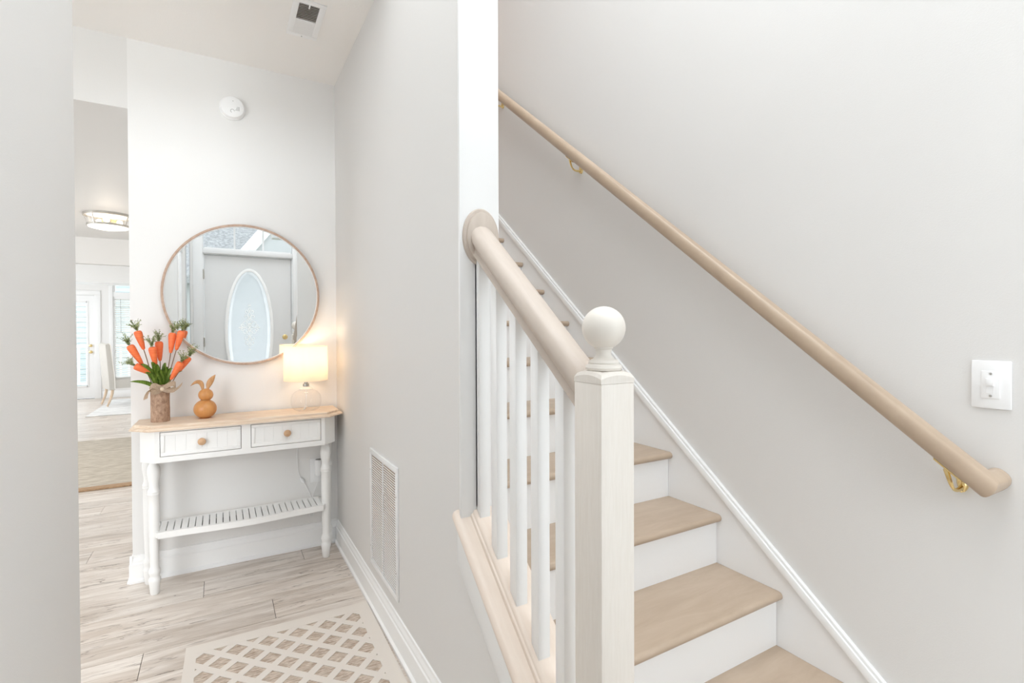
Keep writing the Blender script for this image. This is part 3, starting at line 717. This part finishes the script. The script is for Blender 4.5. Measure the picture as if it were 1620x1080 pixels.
for (bx, by), (cx_, cz_), tip, wd in LV:
    p0 = Vector((bx, by, vz-.03)); p3 = Vector(tip)
    p1 = p0+Vector((0, -.002, .05)); p2 = Vector(((p0.x+p3.x)/2, (p0.y+p3.y)/2-.008, max(p3.z+.004, p0.z+.06)))
    c = bez(p0, p1, p2, p3, 10); a = []; b_ = []; m_ = []
    for k, q in enumerate(c):
        t_ = k/10; ww = wd*max(.02, sin(pi*(t_*.9+.08))**.8) if k < 10 else .0004
        tan = (c[min(k+1, 10)]-c[max(k-1, 0)]).normalized(); sd_ = tan.cross(Vector((.15, 1, .1))).normalized()
        a.append(q+sd_*ww+Vector((0, -.003, 0))); b_.append(q-sd_*ww+Vector((0, -.003, 0))); m_.append(q)
    mb = MB(); va_ = [mb.b.verts.new(p) for p in a]; vm_ = [mb.b.verts.new(p) for p in m_]; vb_ = [mb.b.verts.new(p) for p in b_]
    for i in range(10): mb.b.faces.new((va_[i], va_[i+1], vm_[i+1], vm_[i])); mb.b.faces.new((vm_[i], vm_[i+1], vb_[i+1], vb_[i]))
    mb.build('leaf', GREENB, lb, smooth=True, solid=.0006, ang=80)

# ------------------------------------------------------------------ wooden rabbit
RX, RY = -.070, 2.995
ra = thing('wooden_rabbit', 'small turned wooden rabbit figurine with one bent ear on the console', 'figurine', (RX, RY, ZT))
prof = [(.022, 0), (.030, .001)]
for k in range(2, 17):
    t = pi*k/17.5; prof.append((.0515*sin(t)**.92, .0465-.047*cos(t)))
prof = [(r, max(0.0, z)+ZT) for r, z in prof]
MB().lathe(prof, (RX, RY, 0), seg=36).build('body', RABB, ra, smooth=True, ang=60)
MB().ball((RX+.003, RY, ZT+.1175), .0335, .0335, .032, 28, 16).build('head', RABB, ra, smooth=True)
MB().tube([(RX+.019*cos(a), RY+.019*sin(a), ZT+.0885+.002*sin(3*a)) for a in [2*pi*k/20 for k in range(20)]], .0026, 6, closed=True).build('twine_collar', TWINE, ra, smooth=True)
MB().tube([(RX+.012, RY-.018, ZT+.084), (RX+.020, RY-.024, ZT+.080), (RX+.028, RY-.024, ZT+.074)], .0015, 5).build('twine_end', TWINE, ra, smooth=True)
def ear(path, wds):
    mb = MB(); rs = []
    for k, p in enumerate(path):
        t_ = (path[min(k+1, len(path)-1)]-path[max(k-1, 0)]).normalized(); sd_ = t_.cross(Vector((0, 1, 0))).normalized(); w_ = wds[k]
        rs.append([p+sd_*w_*cos(a)+Vector((0, 1, 0))*.0045*sin(a)*min(1, w_/.005) for a in [2*pi*i/12 for i in range(12)]])
    mb.rings(rs); mb.build('ear', RABE, ra, smooth=True, ang=60)
wd = [.005, .0075, .0105, .0125, .0135, .0135, .0125, .0105, .0078, .0045, .0008]
ear(bez((RX+.012, RY, ZT+.144), (RX+.014, RY, ZT+.175), (RX+.032, RY, ZT+.198), (RX+.046, RY, ZT+.218), 10), wd)
ear(bez((RX-.010, RY, ZT+.144), (RX-.010, RY, ZT+.192), (RX-.034, RY, ZT+.196), (RX-.062, RY-.006, ZT+.166), 10), [.005, .0075, .0095, .0105, .011, .0105, .0095, .008, .006, .0035, .0008])

# ------------------------------------------------------------------ lattice mat
LM = thing('lattice_mat', 'cream lattice doormat with brown hatched diamonds on the hall floor', 'mat', (.213, 1.75, 0), radians(-1.0))
mx0, mx1, my0, my1 = -.351, .351, -1.0, .597   # local
PXm, PYm, DH = .1125, .1205, .0385
MB().box(mx0+.01, mx1-.01, my0+.01, my1-.01, .001, .0035).build('woven_base', MATB, LM, local=True)
px0, px1, py0, py1 = mx0+.038, mx1-.054, my0+.10, my1-.062
bo = MB(); bo.box(mx0, mx1, py1, my1, .0005, .0065).box(mx0, mx1, my0, py0, .0005, .0065).box(mx0, px0, py0, py1, .0005, .0065).box(px1, mx1, py0, py1, .0005, .0065)
bo.build('border', MATL, LM, local=True)
lt = MB(); ph = (.431-.213, 2.178-1.75)
import itertools
for i in range(-8, 5):
    for j in range(-16, 4):
        for o_ in (0, 1):
            cx_ = ph[0]+(i+.5*o_)*PXm; cy_ = ph[1]+(j+.5*o_)*PYm
            if cx_ < px0-.07 or cx_ > px1+.07 or cy_ < py0-.07 or cy_ > py1+.07: continue
            dirs = ((1, 0), (0, 1), (-1, 0), (0, -1))
            O = [(cx_+PXm/2*a, cy_+PYm/2*b_) for a, b_ in dirs]; I = [(cx_+DH*a, cy_+DH*b_) for a, b_ in dirs]
            for k in range(4):
                k2 = (k+1) % 4
                q = [lt.b.verts.new((p[0], p[1], .0062)) for p in (O[k], O[k2], I[k2], I[k])]; lt.b.faces.new(q)
                q = [lt.b.verts.new((p[0], p[1], z)) for p, z in ((I[k], .0062), (I[k2], .0062), (I[k2], .0035), (I[k], .0035))]; lt.b.faces.new(q)
bmesh.ops.remove_doubles(lt.b, verts=lt.b.verts[:], dist=1e-5)
for (p, nn) in (((px0, 0, 0), (-1, 0, 0)), ((px1, 0, 0), (1, 0, 0)), ((0, py0, 0), (0, -1, 0)), ((0, py1, 0), (0, 1, 0))):
    bmesh.ops.bisect_plane(lt.b, geom=lt.b.verts[:]+lt.b.edges[:]+lt.b.faces[:], plane_co=p, plane_no=nn, clear_outer=True)
lt.build('lattice', MATL, LM, local=True)

# ------------------------------------------------------------------ passage: rug, light
rg = thing('jute_rug', 'natural woven rug with tan edge in the passage beyond the console', 'rug', (-1.3, 6.3, 0))
MB().box(-2.8, -.35, 5.17, 7.43, .001, .013).build('rug_field', JUTE, rg, bevel=.003)
MB().box(-2.8, -.35, 5.10, 5.19, .001, .0145).build('rug_binding', JUTEB, rg, bevel=.003)
cl = thing('ceiling_light', 'drum-shaped metal and glass flush ceiling light in the passage', 'ceiling light', (-.905, 6.03, ZC2))
cx_, cy_ = -.905, 6.03
def hoop(r, z0, z1, nme):
    rs = []
    for k in range(48):
        a = 2*pi*k/48; rs.append([(cx_+q*cos(a), cy_+q*sin(a), z) for q, z in ((r, z0), (r+.006, z0), (r+.006, z1), (r, z1))])
    m = MB(); m.rings(rs, cap=False, closed=True); return m.build(nme, NICKEL, cl, smooth=True)
MB().lathe([(.185, ZC2-.006), (.185, ZC2-.0005)], (cx_, cy_, 0), seg=48).build('ceiling_pan', PLAST, cl)
hoop(.185, ZC2-.022, ZC2-.0005, 'upper_hoop'); hoop(.158, ZC2-.115, ZC2-.095, 'lower_hoop')
rs = [[(cx_+q*cos(2*pi*i/48), cy_+q*sin(2*pi*i/48), z) for i in range(48)] for q, z in ((.183, ZC2-.02), (.160, ZC2-.097))]
m = MB(); m.rings(rs, cap=False); m.build('glass_drum', CLEAR, cl, smooth=True, ang=60)
for k in range(4):
    a = pi/4+pi/2*k+.25
    MB().tube([(cx_+.188*cos(a), cy_+.188*sin(a), ZC2-.012), (cx_+.162*cos(a), cy_+.162*sin(a), ZC2-.108)], .005, 6).build('strap', NICKEL, cl)
rs = [(.156, ZC2-.112), (.150, ZC2-.122), (.11, ZC2-.132), (.001, ZC2-.136)]
MB().lathe([(.156, ZC2-.108)]+rs, (cx_, cy_, 0), seg=48).build('diffuser', DIFF, cl, smooth=True)
for k in range(3):
    a = 2*pi*k/3+.5
    MB().tube([(cx_+.02*cos(a), cy_+.02*sin(a), ZC2-.05), (cx_+.06*cos(a), cy_+.06*sin(a), ZC2-.055)], .014, 10).build('lamp_holder', BRASS, cl, smooth=True)
    MB().ball((cx_+.088*cos(a), cy_+.088*sin(a), ZC2-.060), .026, .026, .024, 14, 10).build('bulb', BULB, cl, smooth=True)
q = bpy.data.lights.new('passage_light_glow', 'POINT'); q.energy = 2; q.color = (1, .85, .68); q.shadow_soft_size = .05
qo = bpy.data.objects.new('passage_light_glow', q); COL.objects.link(qo); qo.location = (cx_, cy_, ZC2-.17)

# ------------------------------------------------------------------ dining room
wr_ = thing('dining_rug', 'white rug with fine diagonal pattern under the dining chair', 'rug', (-1.1, 10.7, 0))
MB().box(-1.74, -.62, 9.60, 11.8, .001, .012).build('rug_field', WRUG, wr_, bevel=.003)
ch = thing('dining_chair', 'cream upholstered dining chair with pale curved legs before the far window', 'chair', (-1.42, 10.93, .0125), radians(20))
# local: +x is where the chair faces
s_ = MB(); s_.rings([[(x, y, z) for x, z in ((-.24, .30), (.27, .30), (.275, .40), (.25, .455), (-.20, .45))] for y in (-.235, .235)])
s_.build('seat', CHAIRF, ch, local=True, bevel=.012)
bk = MB(); bk.rings([[(x, y, z) for x, z in ((-.285, .28), (-.20, .28), (-.205, .46), (-.26, 1.03), (-.28, 1.06), (-.335, 1.04), (-.295, .46))] for y in (-.24, .24)])
bk.build('backrest', CHAIRF, ch, local=True, bevel=.010)
for y in (-.243, .243):
    MB().tube([(-.21, y, .29), (-.212, y, .46), (-.266, y, 1.03), (-.29, y, 1.065)], .0065, 6).build('piping', PIPE_, ch, local=True, smooth=True)
for y in (-.20, .20):
    MB().tube(bez((-.235, y, .30), (-.235, y, .2), (-.27, y, .1), (-.31, y, .006), 8), [.022, .0215, .021, .020, .019, .018, .017, .016, .015], 8).build('leg', LEGW, ch, local=True, smooth=True)
    MB().tube([(.22, y, .30), (.225, y, .15), (.23, y, .002)], [.022, .019, .015], 8).build('leg', LEGW, ch, local=True, smooth=True)

# far glazed door (with blinds between the glass)
d2 = MB(); zt, zb2 = 1.82, .25; gx0, gx1 = DX0+.13, DX1-.13
dy0, dy1 = YFAR+.02, YFAR+.065
d2.box(DX0+.02, gx0, dy0, dy1, .012, 1.955).box(gx1, DX1-.02, dy0, dy1, .012, 1.955).box(gx0, gx1, dy0, dy1, .012, zb2).box(gx0, gx1, dy0, dy1, zt, 1.955)
dr2 = struct('door_2', d2, WHITE, 'white glazed patio door at the far end of the dining room')
MB().box(gx0, gx1, dy0+.02, dy0+.024, zb2, zt).build('pane', WINGL, dr2)
fr = MB(); t_ = .03
fr.box(gx0-.01, gx1+.01, dy0-.008, dy0, zt-.005, zt+t_).box(gx0-.01, gx1+.01, dy0-.008, dy0, zb2-t_, zb2+.005).box(gx0-t_, gx0+.003, dy0-.008, dy0, zb2-t_, zt+t_).box(gx1-.003, gx1+t_, dy0-.008, dy0, zb2-t_, zt+t_)
fr.build('lite_frame', WHITE, dr2, bevel=.002)
sl = MB().box(-.5, .5, -.009, .009, -.0006, .0006).build('slat', BLIND); sme = sl.data; bpy.data.objects.remove(sl)
k = 0; z = zb2+.03
while z < zt-.02:
    inst(sme, 'blind_slat', dr2, ((gx0+gx1)/2, dy0+.012, z), (gx1-gx0-.01, .8, 1), (radians(35), 0, 0)); z += .042
for z, r in ((.885, .028), (1.005, .026)):
    MB().lathe([(r, 0), (r, -.006), (.012, -.012), (.012, -.03), (r*.85, -.038), (r*.8, -.052), (.002, -.056)], (DX1-.07, dy0, z), 'y', 18).build('knob', BRASS, dr2, smooth=True)
fr = MB(); fr.box(DX1-.019, DX1-.001, YFAR+.001, YFAR+.1, 0, 1.954).box(DX0, DX1-.001, YFAR+.001, YFAR+.1, 1.956, 1.969).box(DX1-.005, DX1+.085, YFAR-.018, YFAR, 0, 1.965).box(DX0-.08, DX1+.085, YFAR-.018, YFAR, 1.965, 2.05).box(DX0-.08, DX0+.005, YFAR-.018, YFAR, 0, 1.965)
fr.build('door_casing', WHITE, dr2, bevel=.002)
# far window with blinds and transom pane
f2 = MB(); wy = YFAR+.03
f2.box(WX0, WX0+.035, wy, wy+.05, .35, 2.3).box(WX1-.035, WX1, wy, wy+.05, .35, 2.3).box(WX0, WX1, wy, wy+.05, 2.265, 2.3).box(WX0, WX1, wy, wy+.05, .35, .39).box(WX0, WX1, wy-.03, wy+.05, 1.94, 2.03)
wn = struct('window_1', f2, WHITE, 'tall far window with white blinds and a transom pane')
MB().box(WX0+.035, WX1-.035, wy+.03, wy+.034, .39, 1.94).build('pane', WINGL, wn)
MB().box(WX0+.035, WX1-.035, wy+.03, wy+.034, 2.03, 2.265).build('pane', WINGL, wn)
MB().box(WX0+.02, WX1-.02, wy-.022, wy+.01, 1.90, 1.94).build('head_rail', WHITE, wn)
z = .41
while z < 1.9:
    inst(sme, 'blind_slat', wn, ((WX0+WX1)/2, wy-.004, z), (WX1-WX0-.05, 1.9, 1), (radians(52), 0, 0)); z += .041
MB().tube([(WX0+.12, wy-.03, 1.9), (WX0+.12, wy-.03, 1.25)], .004, 6).build('tilt_wand', GREYP, wn)
MB().box(WX0-.06, WX0, YFAR-.015, YFAR, .3, 2.36).box(WX0-.08, WX1+.06, YFAR-.05, YFAR, .315, .35).build('window_casing', WHITE, wn, bevel=.002)
# dining table edge right of the chair
dt = thing('dining_table', 'dining table mostly hidden behind the mirror wall', 'table', (-.80, 11.5, .0125))
MB().box(-1.00, -.64, 11.25, 12.0, .70, .735).build('tabletop', NICKEL, dt, bevel=.004)
for x_, y_ in ((-.95, 11.3), (-.69, 11.3), (-.95, 11.95), (-.69, 11.95)): MB().box(x_-.03, x_+.03, y_-.03, y_+.03, .012, .70).build('leg', WHITE, dt, bevel=.003)
# outside, beyond the dining room
DECK = paint('deck_white', (.85, .86, .87), .6); SID = grain('blue_grey_siding', (.50, .58, .62), (.60, .67, .71), (1, 1, 30), .7, .1, ns=3)
struct('floor_deck', MB().box(-5, 1.5, YFAR+.12, 15, -.2, -.03), DECK, 'pale outdoor deck behind the far door')
rf = thing('deck_railing', 'white deck railing outside the far glazed door', 'railing', (-2.2, 14.6, -.03))
MB().box(-4.5, .5, 14.57, 14.65, .92, .97).build('top_rail', DECK, rf); MB().box(-4.5, .5, 14.59, 14.63, .08, .13).build('bottom_rail', DECK, rf)
bmh = boxmesh('deck_baluster', DECK)
for k in range(33): inst(bmh, 'deck_baluster', rf, (-4.4+.15*k+2.2, .01, .55), (.04, .03, .78))
nh = thing('neighbouring_house', 'blue-grey sided house far beyond the glazed door', 'house', (-3, 20, -.5))
mb = MB()
for k in range(22): mb.prism([(-9, 19.98, -.5+.16*k), (-9, 20.2, -.5+.16*k), (-9, 20.2, -.34+.16*k), (-9, 20.0, -.34+.16*k)], (7.6, 0, 0))
mb.build('siding', SID, nh)
MB().box(-6.0, -5.0, 19.93, 19.98, .4, 1.9).build('window', DECK, nh)

# ------------------------------------------------------------------ front door side (seen in the mirror)
PX0, PX1 = -.151, .754      # door slab
wf = MB(); T0, T1 = 2.11, 2.50
FY0 = YF-.14
SLX0, SLX1 = -.335, -.285
wf.box(XL, SLX0, FY0, YF, 0, 2.75).box(SLX1, PX0-.03, FY0, YF, 0, 2.75).box(SLX0, SLX1, FY0, YF, 2.3, 2.75).box(SLX0, SLX1, FY0, YF, 0, .2)
wf.box(PX1+.03, .90, FY0, YF, 0, 2.75).box(1.50, XR, FY0, YF, 0, 2.75).box(.90, 1.50, FY0, YF, 0, .22).box(.90, 1.50, FY0, YF, 2.22, 2.75).box(PX0-.03, PX1+.03, FY0, YF, T1, 2.75)
wf.box(XL, XL+.12, FY0, YF, 2.75, 5.2).box(XR-.12, XR, FY0, YF, 2.75, 5.2).box(XL, XR, FY0, YF, 4.8, 5.2)
wf.box(PX0-.03, PX1+.03, FY0, YF, 2.055, T0)
struct('wall_front', wf, WALLW, 'front wall of the foyer around the entrance door')
# door slab with oval opening
OX, OZ, OA, OB = .301, 1.17, .235, .715
n = 64; yy0, yy1 = YF-.075, YF-.03
def rectp(a, x0, x1, z0, z1):
    dx, dz = cos(a), sin(a); s = 1e9
    if abs(dx) > 1e-6: s = min(s, ((x1 if dx > 0 else x0)-OX)/dx)
    if abs(dz) > 1e-6: s = min(s, ((z1 if dz > 0 else z0)-OZ)/dz)
    return OX+dx*s, OZ+dz*s
d1 = MB(); angs = sorted([2*pi*i/n for i in range(n)]+[atan2(zc_-OZ, xc_-OX) % (2*pi) for xc_ in (PX0, PX1) for zc_ in (.01, 2.04)])
fro = []
for a in angs:
    rx, rz = rectp(a, PX0, PX1, .01, 2.04); t = atan2(sin(a)/OB, cos(a)/OA)
    ex, ez = OX+OA*cos(t), OZ+OB*sin(t); fro.append([(ex, yy1, ez), (rx, yy1, rz), (rx, yy0, rz), (ex, yy0, ez)])
d1.rings(fro, cap=False, closed=True)
do = struct('door_1', d1, DOORP, 'pale grey entrance door with a leaded oval glass, seen in the mirror')
def ovring(q0, q1, y0, y1, name, mat, bev=.002):
    rs = []
    for i in range(72):
        a = 2*pi*i/72; rs.append([(OX+(OA+q)*cos(a), yy, OZ+(OB+q)*sin(a)) for q, yy in ((q0, y0), (q1, y0), (q1, y1), (q0, y1))])
    m = MB(); m.rings(rs, cap=False, closed=True); return m.build(name, mat, do, bevel=bev)
ovring(-.012, .022, yy1-.002, yy1+.014, 'oval_moulding', WHITE, .004); ovring(-.012, .022, yy0-.014, yy0+.002, 'oval_moulding', WHITE, .004)
ovring(-.045, -.008, -.057+YF, -.050+YF, 'bevelled_border', BEVG, 0)
pn = MB(); pn.rings([[(OX+(OA-.045)*cos(2*pi*i/72), yy, OZ+(OB-.045)*sin(2*pi*i/72)) for i in range(72)] for yy in (YF-.056, YF-.052)]); pn.build('oval_pane', FROST, do)
tr = MB(); ty = YF-.049
def sc(path, r=.0028): 
    for sx in (-1, 1):
        for sz in (-1, 1): tr.tube([(OX+sx*p[0], ty, OZ+.045+sz*p[1]) for p in path], r, 5)
def spiral(cx, cz, r0, r1, a0, a1, n=14): return [(cx+(r0+(r1-r0)*k/n)*cos(a0+(a1-a0)*k/n), cz+(r0+(r1-r0)*k/n)*sin(a0+(a1-a0)*k/n)) for k in range(n+1)]
sc(spiral(.040, .050, .034, .008, -1.2, 4.6)); sc(spiral(.036, .125, .036, .008, 4.6, -1.0)); sc(spiral(.024, .190, .024, .006, -1.5, 3.6))
sc(spiral(.078, .020, .020, .005, 2.8, -2.4)); sc([(0, .0), (.02, .02), (.045, .0)]); sc([(0, .03), (.03, .06), (0, .10), (.025, .14), (0, .19), (.012, .215), (0, .235)])
sc([(.045, 0), (.075, .006), (.115, 0)]); sc(spiral(.0, .255, .015, .004, 0, 3.1)); sc([(0, .05), (.018, .03), (0, .012)])
tr.build('scroll_tracery', FILI, do)
for z in (.96,):
    MB().lathe([(.032, 0), (.032, .006), (.013, .012), (.013, .03), (.026, .040), (.029, .052), (.02, .062), (.002, .064)], (PX1-.07, yy1, z), 'y', 20).build('door_knob', BRASS, do, smooth=True)
MB().lathe([(.030, 0), (.030, .008), (.020, .014), (.002, .015)], (PX1-.07, yy1, 1.10), 'y', 20).build('deadbolt', BRASS, do, smooth=True)
MB().box(PX1-.073, PX1-.067, yy1+.014, yy1+.028, 1.088, 1.112).build('thumb_turn', BRASS, do, bevel=.001)
for z in (.25, 1.05, 1.82): MB().lathe([(.002, z-.055), (.0085, z-.05), (.0085, z+.05), (.002, z+.058)], (PX0-.008, YF+.008, 0), seg=10).build('hinge', NICKEL, do, smooth=True)
# jamb, casing
fr = MB(); yj = YF+.0
fr.box(PX0-.028, PX0-.004, FY0, YF, 0, 2.05).box(PX1+.004, PX1+.028, FY0, YF, 0, 2.05).box(PX0-.028, PX1+.028, FY0, YF, 2.045, 2.054)
fr.box(PX0-.110, PX0-.016, YF, YF+.018, 0, 2.52).box(PX1+.016, PX1+.085, YF, YF+.018, 0, 2.52).box(PX0-.016, PX1+.016, YF, YF+.014, 2.056, 2.112).box(PX0-.11, PX1+.085, YF, YF+.018, 2.48, 2.56)
fr.build('door_casing', DOORP, do, bevel=.003)
tw = MB()
for xx in (.152, .452): tw.box(xx-.009, xx+.009, YF-.08, YF-.05, T0, T1)
tw.box(PX0-.028, PX0-.008, YF-.09, YF-.04, T0, T1).box(PX1+.008, PX1+.028, YF-.09, YF-.04, T0, T1).box(PX0, PX1, YF-.09, YF-.04, T0, T0+.02).box(PX0, PX1, YF-.09, YF-.04, T1-.02, T1)
wt = struct('window_2', tw, DOORP, 'three-pane transom window over the entrance door, seen in the mirror')
for a, b_ in ((PX0-.008, .143), (.161, .443), (.461, PX1+.008)): MB().box(a, b_, YF-.068, YF-.064, T0+.02, T1-.02).build('pane', WINGL, wt)
fw4 = MB(); fw4.box(XL+.12, XR-.12, YF-.09, YF-.04, 2.75, 2.80).box(XL+.12, XR-.12, YF-.09, YF-.04, 4.75, 4.80)
for xx in (XL+.145, (XL+XR)/2, XR-.145): fw4.box(xx-.025, xx+.025, YF-.09, YF-.04, 2.80, 4.75)
w4 = struct('window_4', fw4, WHITE, 'tall window added above the entrance to admit fill light, out of view')  # unseen window, added so the street-side fill can enter
MB().box(XL+.12, XR-.12, YF-.068, YF-.064, 2.80, 4.75).build('pane', WINGL, w4)
fw5 = MB(); fw5.box(.90, .92, YF-.09, YF-.04, .22, 2.22).box(1.48, 1.50, YF-.09, YF-.04, .22, 2.22).box(.92, 1.48, YF-.09, YF-.04, .22, .24).box(.92, 1.48, YF-.09, YF-.04, 2.20, 2.22)
w5 = struct('window_5', fw5, WHITE, 'wide sidelight added beside the entrance door for fill light, at the mirror edge')  # window added to go with the fill light beside the door
MB().box(.92, 1.48, YF-.068, YF-.064, .24, 2.20).build('pane', WINGL, w5)
# narrow sidelight
sw_ = MB(); sw_.box(SLX0, SLX0+.010, YF-.09, YF-.04, .2, 2.3).box(SLX1-.010, SLX1, YF-.09, YF-.04, .2, 2.3)
w3 = struct('window_3', sw_, DOORP, 'narrow sidelight left of the entrance door, seen in the mirror')
MB().box(SLX0+.010, SLX1-.010, YF-.068, YF-.064, .2, 2.3).build('pane', WINGL, w3)
# closet door casing on the near left wall
cs_ = MB(); cs_.box(XL, XL+.018, -.05, .05, 0, 2.12)
cs_.box(XL, XL+.018, YF+.02, -.05, 2.04, 2.12)
d3 = struct('door_3', MB().box(XL, XL+.008, YF+.03, -.05, .01, 2.04), WHITE, 'white closet door in the near left wall, seen at the mirror edge', bevel=.002)
cs_.build('door_casing', WHITE, d3, bevel=.003)
for z in (.3, 1.15, 1.86): MB().box(XL+.008, XL+.018, -.075, -.052, z-.045, z+.045).build('hinge', STEEL, d3, bevel=.001)
# porch and house across the street
struct('floor_porch', MB().box(-2.5, 3, -4.0, FY0, -.2, -.03), DECK, 'pale porch floor outside the entrance')
pc = thing('porch_roof', 'white porch ceiling on two posts outside the entrance', 'porch roof', (.5, -2.2, -.03))
MB().box(-.9, 1.9, -3.2, FY0, 2.98, 3.1).build('porch_ceiling', DECK, pc)
for x_ in (-.8, 1.8): MB().box(x_-.07, x_+.07, -3.15, -3.01, -.03, 2.98).build('post', DECK, pc, bevel=.004)
pl_ = thing('porch_lantern', 'metal framed porch lantern hanging outside the entrance, seen in the mirror', 'lantern', (.735, -2.0, 2.98))
lx, ly, z0, z1 = .735, -2.0, 2.50, 2.68
for sx in (-1, 1):
    for sy in (-1, 1): MB().tube([(lx+sx*.09, ly+sy*.09, z1), (lx+sx*.065, ly+sy*.065, z0)], .006, 6).build('bar', NICKEL, pl_)
MB().box(lx-.095, lx+.095, ly-.095, ly+.095, z1, z1+.012).box(lx-.07, lx+.07, ly-.07, ly+.07, z0-.01, z0).build('cage_plate', NICKEL, pl_)
MB().tube([(lx, ly, z1), (lx, ly, 2.979)], .006, 6).build('rod', NICKEL, pl_)
MB().ball((lx, ly, 2.60), .03, nu=12, nv=8).build('bulb', DIFF, pl_, smooth=True)
SHI = grain('grey_shingles', (.24, .24, .24), (.42, .42, .42), (1, 1, 1), .9, .5, ns=14); SID2 = paint('pale_siding', (.46, .46, .46), .7)
nb = thing('house_across', 'pale house with grey shingle roof across from the entrance, seen in the mirror', 'house', (0, -9, -.5))
MB().prism([(-5, -9, 2.4), (-5, -12.5, 5.2), (-5, -12.5, 5.0), (-5, -9, 2.2)], (6.2, 0, 0)).build('roof', SHI, nb)
mb = MB()
for k in range(22): mb.prism([(-5, -9.28, -.5+.14*k), (-5, -9.3, -.5+.14*k), (-5, -9.3, -.36+.14*k), (-5, -9.30, -.36+.14*k)], (6.2, 0, 0)) if False else mb.box(-5, 1.2, -9.35-.006*(k % 2), -9.3, -.5+.13*k, -.5+.13*(k+1))
mb.build('siding', SID2, nb)
gb = MB()
gb.prism([(.7, -8.6, -.5), (4.5, -8.6, -.5), (4.5, -8.6, 4.6), (2.6, -8.6, 5.6), (.7, -8.6, 3.0)], (0, -.3, 0)); gb.build('gable_wall', SID2, nb)
MB().tube([(.35, -8.5, 2.70), (2.65, -8.5, 5.75)], .14, 4).build('rake_board', DECK, nb)
struct('ground', MB().box(-14, 14, -30, -4.0, -.6, -.5).box(-14, 14, 15, 40, -.6, -.5), paint('lawn', (.22, .27, .14), .9, .2), 'grass outside')
